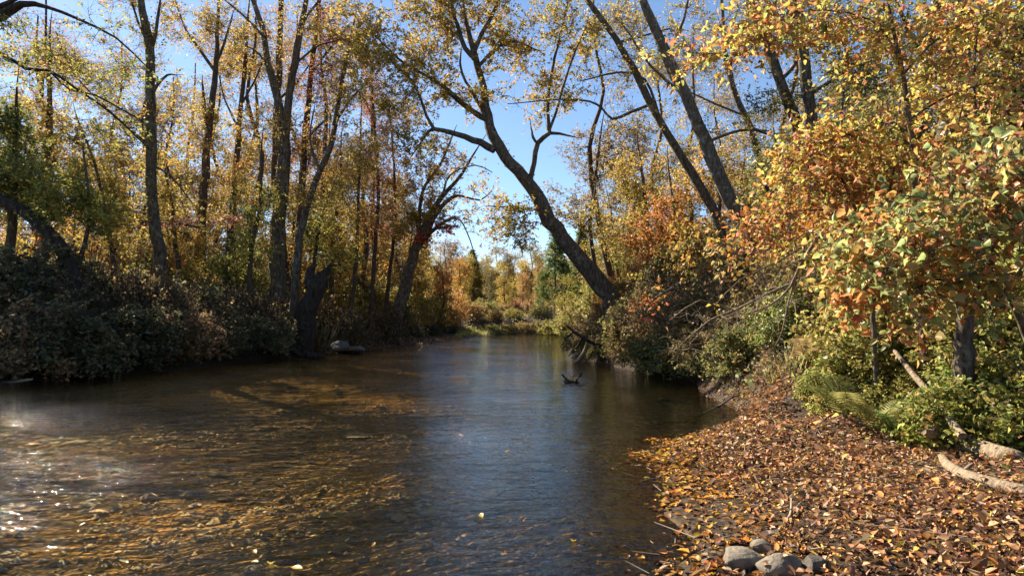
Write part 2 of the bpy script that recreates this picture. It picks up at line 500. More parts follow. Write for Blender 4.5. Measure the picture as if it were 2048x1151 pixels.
# ------------------------------------------------------------------ growing trees
class Rig:
    """Collects a woody skeleton and its leaves, then links trunk / limb / twigs / foliage under one Empty."""
    def __init__(self, base, seed):
        self.base = np.asarray(base, float); self.r = np.random.default_rng(seed); self.seed = seed
        self.main = []                       # (name, P, R, sides)
        self.np_, self.nd, self.nr = [], [], []
        self.s0, self.s1, self.sr0, self.sr1 = [], [], [], []
        self.LP, self.LD, self.LN, self.LL, self.LW, self.LC = [], [], [], [], [], []
        self.tips = []

    def path(self, name, P, R, step, sides=9, node_from=.25, rough=.08):
        P, R = spline(P, R, step)
        jit = self.r.normal(size=P.shape) * (R * .12)[:, None]; jit[0] = 0
        P = P + jit
        self.main.append((name, P, R, sides, rough))
        k = int(len(P) * node_from)
        T = unit(np.gradient(P, axis=0))
        self.np_ += list(P[k:]); self.nd += list(T[k:]); self.nr += list(R[k:])
        return P, R

    def attract(self, A, step=.6, tip_r=.006, sag=.08, wander=.12):
        A = np.asarray(A, float)
        nodes = np.array(self.np_); nd = np.array(self.nd); nr = np.array(self.nr)
        d0 = np.array([np.min(np.linalg.norm(nodes - a, axis=1)) for a in A])
        for a in A[np.argsort(d0)]:
            df = a - nodes; dist = np.linalg.norm(df, axis=1)
            cosv = (df * nd).sum(1) / np.maximum(dist, 1e-6)
            cost = dist * (1 + .35 * (1 - cosv)) + .5 * np.maximum(0, -df[:, 2])
            i = int(np.argmin(cost)); p = nodes[i]; L = dist[i]
            if L < .05: continue
            k = max(2, int(L / step) + 1)
            c = p + nd[i] * L * .3 + np.array([0, 0, L * .12]) + self.r.normal(size=3) * L * wander
            t = np.linspace(0, 1, k + 1)[:, None]
            Q = (1 - t) ** 2 * p + 2 * t * (1 - t) * c + t * t * a
            Q[1:-1] += self.r.normal(size=(k - 1, 3)) * L * .03
            r0 = min(nr[i] * .6, tip_r * (1.3 + L * 1.0))
            rr = r0 + (tip_r - r0) * np.linspace(0, 1, k + 1) ** .8
            self.s0.append(Q[:-1]); self.s1.append(Q[1:]); self.sr0.append(rr[:-1]); self.sr1.append(rr[1:])
            dd = unit(np.diff(Q, axis=0))
            nodes = np.vstack([nodes, Q[1:]]); nd = np.vstack([nd, dd]); nr = np.concatenate([nr, rr[1:]])
            self.tips.append((Q, dd))

    def twigs(self, per_tip, length, leaves, leaf_len, pal, wid=.55, droop=.35, spread=.9, twig_r=.004, up=.15, bare=0.0, clumpvar=.16, segs=True):
        """Twigs along the end of every branch with leaves on them."""
        r = self.r
        w = np.array([p[0] for p in pal], float); w /= w.sum()
        for Q, dd in self.tips:
            n = max(1, int(per_tip * r.uniform(.6, 1.4)))
            t = r.uniform(.35, 1, n) * (len(Q) - 1)
            i = np.minimum(t.astype(int), len(Q) - 2); f = (t - i)[:, None]
            p = Q[i] * (1 - f) + Q[i + 1] * f
            d = unit(dd[i] * .5 + rand_unit(n, r) * spread + [0, 0, up])
            ln = length * r.uniform(.4, 1.25, n)[:, None]
            mid = p + d * ln * .5
            d2 = unit(d + rand_unit(n, r) * .45 - [0, 0, .12])
            end = mid + d2 * ln * .5
            if segs:
                self.s0 += [p, mid]; self.s1 += [mid, end]
                self.sr0 += [np.full(n, twig_r), np.full(n, twig_r * .75)]; self.sr1 += [np.full(n, twig_r * .75), np.full(n, twig_r * .4)]
            if leaves <= 0 or r.uniform() < bare: continue
            m = max(1, int(n * leaves * r.uniform(.6, 1.4)))
            k = r.integers(0, n, m); tt = (.12 + .95 * r.uniform(0, 1, m) ** .65)[:, None]
            P = np.where(tt < .5, p[k] + (mid - p)[k] * tt * 2, mid[k] + (end - mid)[k] * (tt - .5) * 2) + r.normal(size=(m, 3)) * .02
            main = r.choice(len(pal), p=w)
            pl = [(p_[0] / sum(q[0] for q in pal) + (1.0 if j == main else 0), p_[1]) for j, p_ in enumerate(pal)]
            C = pick(pl, m, r) * (1 + r.normal() * clumpvar)
            D, Nn = leaf_frames(m, r, droop)
            L = leaf_len * r.uniform(.65, 1.3, m)
            self.add_leaves(P, D, Nn, L, L * wid * r.uniform(.8, 1.2, m), C)

    def add_leaves(self, P, D, Nn, L, W, C):
        self.LP.append(P); self.LD.append(D); self.LN.append(Nn); self.LL.append(L); self.LW.append(W); self.LC.append(np.clip(C, .004, .8))

    def vine(self, n, k, pal, leaf_len, out=.12, lo=.1, hi=.95):
        """Creeper leaves hugging main path k."""
        r = self.r
        _, P, R, _, _ = self.main[k]
        t = r.uniform(lo, hi, n) * (len(P) - 1)
        w = np.sin(t * .7 + r.uniform(0, 6)) + .6 * np.sin(t * 1.9)
        keep = w + r.normal(size=n) * .6 > -.5
        t = t[keep]; n = len(t)
        i = np.minimum(t.astype(int), len(P) - 2); f = (t - i)[:, None]
        c = P[i] * (1 - f) + P[i + 1] * f
        u = unit(rand_unit(n, r) * [1, 1, .25])
        pos = c + u * (R[i][:, None] * .95 + r.exponential(out, n)[:, None])
        D, Nn = leaf_frames(n, r, .5)
        L = leaf_len * r.uniform(.6, 1.3, n)
        self.add_leaves(pos, D, Nn, L, L * .7, pick(pal, n, r))

    def finish(self, name, label, cat, group=None, bark='bark', twig='twig', fine=False, leaf_objs=0, twig_sides=3, foliage='foliage', twigname='twigs'):
        o = root(name, self.base, label, cat, group)
        b = self.base
        for q, (nm, P, R, sides, rough) in enumerate(self.main):
            link(nm, loft(nm, P - b, R, sides, rough, self.seed * 7 + q), M[bark], o)
        if self.s0:
            s0, s1 = np.concatenate(self.s0), np.concatenate(self.s1)
            V, Fc = segs_geom(s0 - b, s1 - b, np.concatenate(self.sr0), np.concatenate(self.sr1), twig_sides)
            link(twigname, np_mesh(twigname, V, Fc, smooth=True), M[twig], o, kind="stuff")
        if self.LP:
            P, D, Nn = np.concatenate(self.LP), np.concatenate(self.LD), np.concatenate(self.LN)
            L, W, C = np.concatenate(self.LL), np.concatenate(self.LW), np.concatenate(self.LC)
            if leaf_objs:
                x, y, dp = pix(P + D * L[:, None] * .5)
                show = L / dp * ((x > 0) & (x < 2048) & (y > 0) & (y < 1151) & (dp > .3)) * self.r.uniform(.8, 1.2, len(P))
                idx = np.argsort(-show)[:leaf_objs]
                for i in idx:
                    leaf_object("leaf", LEAF_T[int(self.r.integers(len(LEAF_T)))], P[i], D[i], Nn[i], L[i], W[i] * 1.25 * self.r.uniform(.75, 1.2), C[i], o, b)
                keep = np.ones(len(P), bool); keep[idx] = False
                P, D, Nn, L, W, C = P[keep], D[keep], Nn[keep], L[keep], W[keep], C[keep]
            V, Fc, Cc = leaf_geom(P - b, D, Nn, L, W, C, fine)
            link(foliage, np_mesh(foliage, V, Fc, Cc), M['leaf'], o, kind="stuff")
            Rig.total += len(Fc)
        return o
Rig.total = 0

def ppath(pts, d):
    """[(px, py, width_px[, extra depth])] at depth d -> points and radii."""
    P, R = [], []
    for q in pts:
        dd = d + (q[3] if len(q) > 3 else 0)
        P.append(at(q[0], q[1], dd)); R.append(q[2] * .5 * dd / F)
    return np.array(P), np.array(R)

def to_ground(P, R, flare=1.35):
    x, y = P[0][0], P[0][1]
    g = float(H(x, y)) - .15
    if P[0][2] > g + .1:
        d = P[1] - P[0]; d = d / max(1e-6, abs(d[2])) * min(1.0, P[0][2] - g)
        b = np.array([x - d[0] * .3, y, g])
        P = np.vstack([b[None], P]); R = np.concatenate([[R[0] * flare], R])
    return P, R

def blob(px, py, d, rx, ry, n, r, dr=None, shell=.35):
    """n points inside an ellipsoid given in pixels at depth d."""
    u = rand_unit(n, r) * (shell + (1 - shell) * r.uniform(0, 1, n) ** .5)[:, None]
    c = at(px, py, d)
    k = d / F
    return c + u * [rx * k, (dr if dr else (rx * k)), ry * k]

# palettes (linear base colours)
GOLD = [(3, (.48, .32, .045)), (3, (.38, .27, .04)), (2, (.32, .24, .04)), (2, (.54, .25, .04)), (1, (.19, .18, .04))]
AMBER = [(3, (.47, .30, .055)), (3, (.48, .36, .065)), (2, (.46, .18, .05)), (2, (.38, .26, .05))]
ORANGE = [(4, (.50, .17, .025)), (3, (.42, .11, .025)), (2, (.48, .28, .04)), (1, (.2, .17, .04))]
ROSE = [(3, (.40, .14, .07)), (2, (.44, .20, .09)), (2, (.33, .10, .05)), (1, (.3, .2, .06))]
RED = [(3, (.52, .09, .04)), (1, (.45, .16, .04))]
OLIVE = [(3, (.15, .14, .03)), (3, (.22, .19, .035)), (2, (.10, .11, .026)), (2, (.34, .24, .04))]
GREEN = [(3, (.08, .12, .025)), (2, (.12, .15, .035)), (1, (.2, .2, .04))]
YGREEN = [(3, (.28, .26, .04)), (2, (.20, .22, .04)), (2, (.40, .30, .04))]
IVY = [(3, (.24, .20, .03)), (2, (.36, .26, .04)), (2, (.12, .13, .03))]
TAN = [(3, (.30, .20, .085)), (2, (.22, .15, .06)), (2, (.36, .22, .08)), (1, (.16, .14, .05))]
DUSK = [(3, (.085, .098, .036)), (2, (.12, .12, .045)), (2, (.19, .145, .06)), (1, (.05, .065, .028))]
SLOPE = [(3, (.20, .22, .06)), (3, (.30, .26, .08)), (2, (.12, .14, .04)), (2, (.36, .26, .10)), (1, (.3, .16, .06))]
DOGW = [(5, (.26, .29, .08)), (2, (.40, .37, .11)), (3, (.50, .31, .06)), (2, (.54, .20, .05)), (2, (.50, .22, .05)), (1, (.55, .16, .09)), (1, (.16, .2, .05))]
MAPLE = [(5, (.62, .43, .06)), (3, (.62, .29, .05)), (3, (.60, .19, .06)), (3, (.40, .36, .07)), (1, (.6, .32, .18)), (1, (.25, .27, .06))]

exec_parts = None
# ================================================================== THE SETTING
def grid_axis(parts):
    out = []
    for a, b, st in parts:
        out.append(np.arange(a, b, st))
    return np.concatenate(out + [np.array([parts[-1][1]])])

gx = grid_axis([(-900, -120, 60), (-120, -40, 8), (-40, -16, 1.2), (-16, -3, .28), (-3, 7, .13), (7, 16, .5), (16, 40, 2), (40, 120, 8), (120, 900, 60)])
gy = grid_axis([(-120, -10, 10), (-10, 1, .8), (1, 12, .13), (12, 30, .25), (30, 75, .8), (75, 140, 5), (140, 300, 20), (300, 1500, 100)])
X, Y = np.meshgrid(gx, gy)
Z = H(X, Y)
nx, ny = len(gx), len(gy)
V = np.stack([X, Y, Z], -1).reshape(-1, 3)
ii = (np.arange(ny - 1)[:, None] * nx + np.arange(nx - 1)[None]).ravel()
Fc = np.stack([ii, ii + 1, ii + nx + 1, ii + nx], -1)
ground = link("ground", np_mesh("ground", V, Fc, smooth=True), ground_material(), kind="structure")
ground["label"] = "brown soil banks and gravel bed of the creek"

wx, wy = np.linspace(-36, 60, 60), np.linspace(-28, 84, 70)
X, Y = np.meshgrid(wx, wy)
V = np.stack([X, Y, np.zeros_like(X)], -1).reshape(-1, 3)
ii = (np.arange(69)[:, None] * 60 + np.arange(59)[None]).ravel()
river = link("river", np_mesh("river", V, np.stack([ii, ii + 1, ii + 61, ii + 60], -1), smooth=True), water_material(), kind="structure")
river["label"] = "clear shallow creek water rippling over a brown gravel bed"

# ================================================================== LARGE TREES
def tapered(t, k=16):
    # carry a trunk on past its last drawn point, thinning out
    (x0, y0), (x1, y1), w = t[-2][:2], t[-1][:2], t[-1][2]
    if w < 3: return t
    L = max(1, math.hypot(x1 - x0, y1 - y0)); ux, uy = (x1 - x0) / L, (y1 - y0) / L
    e = k * w ** .8
    x2, y2 = x1 + ux * e * .5, y1 + uy * e * .5
    return list(t) + [(x2, y2, w * .55), (x2 + ux * e * .5 + e * .05, y2 + uy * e * .5 - e * .05, 1.0)]

def tree(name, label, trunk, d, limbs=(), clumps=(), pal=GOLD, seed=1, per_tip=7, leaves=6, leaf_len=.085, tw=.6, bark='bark', group=None,
         vines=0, sides=10, step=.5, bare=0.0, node_from=.3, droop=.35, spread=.9, flare=1.35, rough=.08, cat="tree", girth=.8, tips=1.2, dens=2.2, **fin):
    trunk = tapered(trunk)
    P, R = to_ground(*ppath(trunk, d), flare)
    R = R * girth
    g = Rig(P[0], seed)
    g.path("trunk", P, R, step, sides, node_from, rough)
    for lb in limbs:
        lp, lr = ppath(tapered(lb, 7), d)
        g.path("limb", lp, lr * .85, step * .8, 7, .1)
    A = [blob(c[0], c[1], d + (c[5] if len(c) > 5 else 0), c[2], c[3], int(c[4] * tips) + 1, g.r) for c in clumps]
    if A:
        g.attract(np.concatenate(A))
        g.twigs(per_tip * 1.25, tw, leaves * dens, leaf_len, pal, bare=bare, droop=droop, spread=spread)
    if vines:
        g.vine(vines, 0, IVY, leaf_len)
    return g.finish(name, label, cat, group, bark=bark, **fin)

# the big tree that leans over the creek
hero = [(1246, 650, 72), (1205, 572, 52), (1150, 510, 46), (1103, 440, 42), (1062, 372, 37), (1012, 312, 32), (986, 270, 29), (975, 232, 25), (966, 175, 21), (952, 120, 18, .2)]
hero_limbs = [
    [(990, 300, 18), (960, 285, 16), (930, 274, 14), (900, 264, 12), (872, 258, 11), (858, 262, 8), (842, 285, 5), (826, 308, 3)],
    [(868, 258, 9), (853, 232, 7), (840, 195, 6), (818, 155, 5), (770, 115, 4), (715, 92, 3)],
    [(952, 120, 15), (930, 96, 12), (918, 60, 10), (905, 20, 9), (900, -60, 7)],
    [(945, 112, 12), (962, 70, 11), (982, 35, 10), (1000, -10, 8), (1010, -70, 6)],
    [(978, 240, 15), (945, 222, 13), (910, 195, 12), (884, 170, 10), (850, 150, 7), (800, 120, 5), (740, 60, 4)],
    [(957, 132, 9), (975, 112, 8), (1000, 92, 7), (1030, 82, 6), (1062, 95, 4)],
    [(1060, 362, 15), (1068, 325, 13), (1075, 285, 13), (1098, 266, 11), (1096, 220, 8), (1101, 160, 7), (1113, 100, 6), (1132, 20, 5), (1140, -40, 4)],
    [(1075, 288, 7), (1066, 275, 7), (1064, 264, 5)],
    [(1098, 266, 8), (1120, 268, 6), (1145, 273, 3)],
    [(1098, 262, 8), (1112, 225, 7), (1125, 180, 6), (1142, 125, 5), (1165, 70, 4)],
    [(975, 240, 10), (948, 190, 8), (925, 150, 6), (920, 125, 5), (922, 105, 3)],
    [(1112, 452, 7), (1075, 420, 5), (1030, 415, 4), (985, 412, 3)],
    [(1155, 515, 7), (1160, 470, 5), (1185, 425, 5), (1190, 380, 4)],
]
tree("leaning_tree", "big dark lichen-patched tree leaning left over the creek from the right bank", hero, 26, hero_limbs,
     [(790, 60, 90, 70, 26), (870, 60, 60, 70, 22), (760, 150, 80, 60, 18), (860, 165, 60, 50, 18), (985, 40, 50, 50, 14), (1010, 110, 50, 40, 12),
      (920, 20, 60, 60, 14), (1080, 60, 60, 70, 14), (1120, 150, 60, 70, 10), (1060, 190, 50, 60, 7), (1160, 60, 60, 60, 10), (820, 290, 45, 50, 8),
      (700, 60, 60, 60, 10), (980, 420, 70, 45, 9), (1040, 440, 60, 40, 7), (1170, 420, 50, 70, 9), (1010, 480, 40, 35, 4), (950, 190, 40, 40, 5),
      (800, 210, 60, 30, 7)],
     GOLD, 3, per_tip=9, leaves=7, leaf_len=.105, tw=.8, sides=16, step=.35, vines=260, rough=.10, node_from=.2, bare=.08, girth=.7)

# right bank, behind the leaning tree
tree("slender_leaning_tree", "slender dark tree leaning left with bent bare side branch, behind the big leaning tree",
     [(1446, 470, 26), (1418, 405, 24), (1380, 340, 22), (1335, 268, 20), (1302, 205, 19), (1255, 115, 17), (1212, 50, 15), (1168, -8, 13), (1120, -80, 10)], 24,
     [[(1302, 208, 8), (1262, 224, 7), (1225, 238, 6), (1205, 218, 5), (1180, 203, 5), (1120, 199, 4), (1015, 208, 2)],
      [(1318, 230, 7), (1290, 160, 6), (1240, 145, 5), (1170, 160, 3)],
      [(1235, 85, 7), (1275, 75, 5), (1330, 60, 4)]],
     [(1220, 120, 80, 70, 14), (1130, 190, 70, 40, 8), (1300, 60, 60, 50, 8), (1150, 30, 60, 40, 8), (1240, 230, 50, 40, 5), (1350, 250, 60, 60, 7)],
     GOLD, 5, per_tip=6, leaves=3.2, leaf_len=.09, vines=80)
tree("stout_leaning_tree", "stout grey-brown tree leaning left, second trunk right of the big leaning tree",
     [(1512, 500, 40), (1462, 402, 36), (1412, 285, 33), (1372, 192, 30), (1333, 115, 27), (1304, 45, 24), (1278, -15, 21), (1240, -90, 17)], 22,
     [[(1335, 118, 9), (1360, 60, 8), (1372, 20, 6), (1380, -30, 5)], [(1372, 195, 8), (1300, 130, 6), (1262, 72, 5), (1235, 40, 3)],
      [(1412, 285, 8), (1480, 260, 6), (1530, 262, 4)]],
     [(1370, 40, 60, 60, 9), (1270, 60, 60, 60, 8), (1450, 250, 60, 50, 6), (1430, 90, 50, 60, 7)],
     GOLD, 6, per_tip=6, leaves=3, leaf_len=.09, sides=12, bark='barkgrey')
tree("crooked_tree", "thin crooked dark tree right of the stout leaning trunk",
     [(1548, 440, 22), (1530, 360, 20), (1510, 290, 18), (1492, 235, 17), (1470, 185, 15), (1452, 120, 12), (1446, 50, 9), (1440, -40, 7)], 25,
     [[(1500, 255, 9), (1520, 262, 8), (1535, 268, 5)], [(1466, 175, 8), (1462, 110, 6), (1480, 60, 4)], [(1490, 232, 6), (1425, 205, 5), (1365, 178, 3)]],
     [(1440, 90, 70, 70, 16), (1400, 180, 60, 50, 10), (1500, 100, 50, 70, 10), (1480, 320, 60, 50, 10)],
     TAN, 8, per_tip=7, leaves=4, leaf_len=.085)
tree("dark_trunk_tree", "dark leaning trunk rising behind the orange maple, left of its straighter neighbour",
     [(1640, 420, 32), (1602, 270, 28), (1580, 215, 27), (1560, 160, 25), (1535, 90, 23), (1508, 20, 21), (1480, -60, 18)], 20,
     [[(1560, 160, 9), (1590, 130, 8), (1620, 60, 6)]],
     [(1550, 60, 70, 60, 16), (1620, 50, 60, 60, 14), (1540, 200, 50, 50, 10)], OLIVE, 9, per_tip=7, leaves=5, leaf_len=.085)
tree("upright_dark_tree", "nearly upright dark trunk against the sky behind the orange maple",
     [(1640, 400, 34), (1622, 240, 31), (1612, 170, 29), (1604, 90, 27), (1590, 0, 25), (1580, -80, 20)], 19,
     [[(1615, 190, 9), (1680, 150, 8), (1740, 90, 6), (1790, 60, 4)]],
     [(1700, 90, 80, 60, 18), (1660, 180, 60, 50, 12), (1740, 160, 70, 60, 12)], OLIVE, 10, per_tip=7, leaves=5, leaf_len=.085)
tree("pale_grey_tree", "pale grey broad trunk half hidden by orange leaves at the upper right",
     [(1888, 560, 66), (1893, 380, 62), (1900, 250, 58), (1915, 100, 54), (1925, -40, 50), (1930, -120, 46)], 12,
     [[(1905, 200, 16), (1840, 110, 12), (1800, 20, 9)], [(1912, 130, 16), (1980, 60, 12), (2030, -20, 9)]],
     [(1830, 60, 80, 60, 14), (1990, 60, 70, 60, 14)], OLIVE, 12, per_tip=8, leaves=7, leaf_len=.085, bark='barkgrey', sides=14)

# left bank
tree("arched_tree", "black arched trunk curving out of the frame at the left edge, with drooping yellow-leaved boughs",
     [(152, 575, 40), (138, 530, 36), (110, 480, 33), (66, 436, 31), (15, 405, 29), (-60, 372, 28), (-150, 300, 26), (-190, 180, 24), (-150, 80, 22), (-60, 40, 20)], 18.6,
     [[(-62, 42, 24), (0, 32, 24), (45, 8, 16), (95, 14, 9), (160, 40, 7), (232, 76, 5), (292, 132, 3)],
      [(-170, 110, 14), (-90, 95, 11), (0, 106, 9), (50, 137, 8), (98, 141, 7), (150, 176, 6), (222, 226, 5), (292, 292, 3)],
      [(98, 140, 5), (140, 180, 4), (190, 190, 4), (280, 240, 3)]],
     [(45, 60, 55, 35, 12), (105, 125, 60, 40, 15), (165, 180, 60, 35, 12), (235, 250, 50, 40, 9), (20, 150, 50, 60, 10), (180, 60, 70, 40, 6), (260, 140, 60, 50, 5),
      (-90, 20, 60, 40, 4)],
     YGREEN, 21, per_tip=7, leaves=4, leaf_len=.10, sides=14, rough=.1, bare=.15, bark='rot', dens=1.1)
tree("vine_clad_tree", "tall forked trunk wrapped in yellow-green creeper, left of centre of the left bank",
     [(322, 590, 32), (316, 500, 29), (306, 400, 27), (302, 300, 26), (301, 210, 25), (298, 130, 23), (294, 70, 20), (286, 20, 17), (276, -50, 14)], 22,
     [[(300, 112, 10), (310, 70, 9), (319, 12, 6)], [(300, 200, 9), (312, 172, 8), (335, 150, 6), (350, 150, 3)], [(296, 90, 7), (278, 50, 6), (262, 0, 5)],
      [(302, 330, 7), (340, 350, 5), (380, 400, 3)], [(300, 290, 7), (250, 250, 5), (150, 150, 3), (110, 60, 2)]],
     [(240, 60, 70, 60, 9), (340, 60, 60, 60, 8), (340, 190, 60, 50, 8), (230, 250, 70, 60, 9), (350, 300, 50, 40, 7), (255, 380, 60, 50, 8)],
     GOLD, 22, tips=1.6, per_tip=7, leaves=2.6, leaf_len=.09, vines=1100, bare=.3)
tree("pale_slim_tree", "slim brown tree with a twiggy fan top, right of the vine-clad trunk",
     [(398, 590, 30), (402, 480, 24), (410, 350, 20), (418, 260, 17), (426, 190, 15), (432, 120, 12), (436, 40, 8), (438, -30, 6)], 29,
     [[(428, 140, 9), (400, 100, 7), (372, 60, 5), (350, 0, 3)], [(430, 130, 8), (448, 90, 6), (462, 40, 4)], [(412, 250, 9), (408, 200, 8), (406, 180, 6)]],
     [(385, 50, 60, 50, 13), (450, 60, 50, 50, 12), (400, 230, 40, 40, 10), (420, 320, 60, 60, 16), (400, 420, 60, 50, 14)],
     AMBER, 23, tips=2.6, per_tip=7, leaves=4.2, leaf_len=.09, bark='barkfar', vines=300)
tree("thin_straight_tree", "thin straight tree with orange foliage between the slim brown tree and the twin trunks",
     [(450, 600, 20), (462, 450, 17), (472, 330, 14), (482, 220, 12), (490, 130, 9), (496, 40, 6)], 31,
     [[(482, 210, 6), (510, 160, 4), (530, 110, 3)], [(478, 260, 6), (450, 200, 4), (440, 160, 3)]],
     [(480, 130, 45, 40, 12), (500, 260, 50, 50, 14), (470, 380, 50, 60, 16)], AMBER, 24, tips=2.4, per_tip=7, leaves=5, leaf_len=.09, bark='barkfar', vines=200)
tree("twin_trunk_tree", "tall tree forking into two straight trunks, tallest of the left bank",
     [(552, 610, 44), (556, 500, 38), (562, 400, 34), (568, 300, 29), (556, 200, 20), (538, 130, 17), (524, 60, 14), (506, 0, 11), (490, -60, 8)], 29,
     [[(566, 310, 24), (576, 220, 21), (588, 130, 18), (600, 60, 15), (612, 0, 12), (622, -60, 9)],
      [(600, 60, 7), (615, 30, 6), (640, 0, 5)], [(524, 70, 7), (485, 30, 5), (455, 5, 4)], [(545, 160, 7), (520, 110, 5), (498, 95, 3)],
      [(588, 130, 6), (640, 90, 4), (690, 80, 3)]],
     [(500, 40, 60, 50, 10), (610, 40, 50, 50, 12), (660, 60, 60, 60, 12), (560, 120, 50, 60, 8), (530, 250, 60, 60, 12), (610, 260, 50, 60, 12), (560, 380, 60, 60, 14)],
     AMBER, 25, tips=2.0, per_tip=7, leaves=3.4, leaf_len=.09, vines=900, sides=12, bare=.15)
tree("straight_backing_tree", "straight brown trunk standing close behind the forked twin trunks",
     [(576, 610, 26), (552, 380, 22), (554, 250, 19), (558, 120, 16), (562, 0, 13), (564, -60, 10)], 33,
     [[(556, 200, 7), (590, 170, 5), (625, 120, 3)]],
     [(560, 60, 50, 60, 12), (600, 170, 40, 50, 8)], ORANGE, 26, tips=1.9, per_tip=7, leaves=3, leaf_len=.09, bark='barkfar')
tree("orange_topped_tree", "straight thin tree with orange leaves along it, right of the twin trunks",
     [(586, 610, 24), (600, 450, 20), (606, 330, 18), (614, 230, 15), (624, 130, 13), (634, 40, 10), (640, -40, 8)], 30,
     [[(622, 150, 6), (650, 110, 5), (690, 60, 3)], [(610, 280, 6), (650, 240, 5), (680, 200, 3)]],
     [(650, 60, 50, 50, 13), (640, 170, 50, 50, 13), (620, 300, 50, 50, 14), (690, 110, 50, 50, 12)], ROSE, 27, tips=2.4, per_tip=7, leaves=4.5, leaf_len=.09, bark='barkfar', vines=250)
tree("curved_tree", "slim dark tree curving up to the right behind the broken stump",
     [(588, 620, 22), (596, 500, 18), (612, 420, 17), (640, 340, 15), (662, 290, 14), (674, 220, 12), (690, 130, 9), (705, 60, 6)], 27,
     [[(668, 250, 7), (700, 200, 5), (730, 170, 3)], [(640, 340, 6), (620, 280, 5), (628, 220, 3)]],
     [(700, 120, 50, 50, 12), (690, 210, 50, 50, 12), (720, 300, 50, 50, 14), (650, 390, 60, 40, 12)], AMBER, 28, tips=2.4, per_tip=7, leaves=5, leaf_len=.085)
tree("split_leaning_tree", "split-stemmed dark tree leaning right over the creek from the left bank, with bare drooping branches",
     [(788, 672, 36), (806, 590, 31), (822, 520, 27), (838, 480, 23), (856, 440, 17), (884, 392, 12), (915, 360, 9), (945, 312, 5)], 36,
     [[(828, 505, 18), (850, 470, 16), (872, 425, 12), (905, 395, 9), (925, 392, 6), (960, 400, 4), (985, 380, 2)],
      [(836, 490, 13), (838, 430, 10), (850, 370, 8), (880, 330, 6), (905, 270, 4)],
      [(832, 495, 12), (862, 465, 10), (895, 440, 7), (920, 440, 4), (940, 480, 3), (958, 540, 2)],
      [(884, 392, 6), (900, 350, 4), (950, 330, 3), (985, 345, 2)]],
     [(845, 390, 45, 70, 40), (870, 320, 65, 45, 40), (800, 430, 40, 60, 30), (900, 420, 50, 40, 16), (950, 350, 40, 40, 5), (930, 470, 40, 50, 5)],
     AMBER, 29, per_tip=8, leaves=5, leaf_len=.11, bare=.2)

# thin trees in the middle of the left bank woods
for q, (tr, d, pal, cl, lab) in enumerate([
    ([(742, 640, 13), (748, 520, 11), (756, 400, 9), (752, 300, 8), (745, 180, 5)], 34, ROSE, [(750, 300, 45, 80, 24), (745, 200, 40, 50, 12), (760, 420, 40, 60, 16)],
     "thin straight tree with rosy brown leaves left of the split leaning tree"),
    ([(700, 640, 12), (712, 520, 10), (716, 420, 8), (720, 320, 6), (722, 240, 4)], 32, AMBER, [(720, 320, 40, 70, 22), (705, 440, 40, 60, 18)],
     "thin amber tree midway between the broken stump and the split leaning tree"),
    ([(768, 650, 12), (780, 540, 9), (790, 440, 8), (788, 330, 6), (780, 230, 4)], 38, ORANGE, [(790, 330, 40, 70, 20), (785, 240, 40, 40, 12), (778, 450, 30, 60, 14)],
     "thin orange-brown tree close behind the split leaning tree"),
    ([(660, 650, 13), (664, 540, 11), (668, 460, 9), (680, 380, 7), (682, 300, 5)], 33, GOLD, [(680, 380, 45, 60, 18), (670, 480, 40, 40, 14)],
     "thin golden tree standing behind the broken stump"),
    ([(500, 610, 16), (502, 500, 12), (520, 420, 9), (522, 330, 7)], 27, YGREEN, [(515, 420, 50, 60, 22), (500, 500, 50, 40, 14)],
     "young yellow-green tree in front of the thin straight tree's foot"),
    ([(232, 590, 14), (225, 500, 11), (210, 420, 9), (190, 330, 7), (160, 250, 4)], 21, GOLD, [(200, 380, 60, 50, 20), (160, 300, 60, 50, 16), (240, 460, 50, 40, 14)],
     "small golden tree leaning left just left of the vine-clad trunk"),
    ([(152, 560, 12), (170, 480, 10), (180, 420, 8), (170, 330, 6)], 19, YGREEN, [(130, 400, 60, 50, 22), (190, 430, 50, 40, 16), (90, 350, 60, 40, 14)],
     "small yellow-green tree rising behind the arched trunk"),
    ([(80, 520, 26), (85, 400, 22), (95, 300, 18), (100, 230, 14), (98, 150, 9), (100, 80, 5)], 24, AMBER, [(100, 150, 60, 50, 16), (80, 240, 60, 50, 16), (130, 270, 50, 40, 12)],
     "brown tree at the far left with amber leaves above the arched trunk"),
    ([(20, 500, 24), (25, 400, 20), (30, 300, 14), (32, 220, 8)], 20, GREEN + YGREEN, [(25, 290, 50, 60, 34), (40, 350, 50, 40, 24), (0, 240, 40, 40, 16), (10, 400, 60, 50, 24)],
     "dense green and yellow tree at the left edge above the arched trunk"),
    ([(365, 600, 13), (352, 500, 10), (345, 420, 8), (330, 340, 5)], 26, GOLD, [(345, 420, 50, 50, 20), (370, 480, 45, 40, 16), (320, 340, 40, 40, 10)],
     "small golden tree just right of the vine-clad trunk"),
    ([(620, 600, 12), (632, 500, 10), (640, 440, 8), (655, 400, 5)], 31, YGREEN, [(640, 440, 45, 50, 20), (690, 520, 50, 25, 14), (620, 500, 40, 40, 12)],
     "small yellow tree whose leaves spread over the broken stump"),
]):
    tree("young_tree", lab, tr, d, (), cl, pal, 40 + q, per_tip=8, leaves=6, leaf_len=.09, tw=.65, bark='barkfar', sides=8)

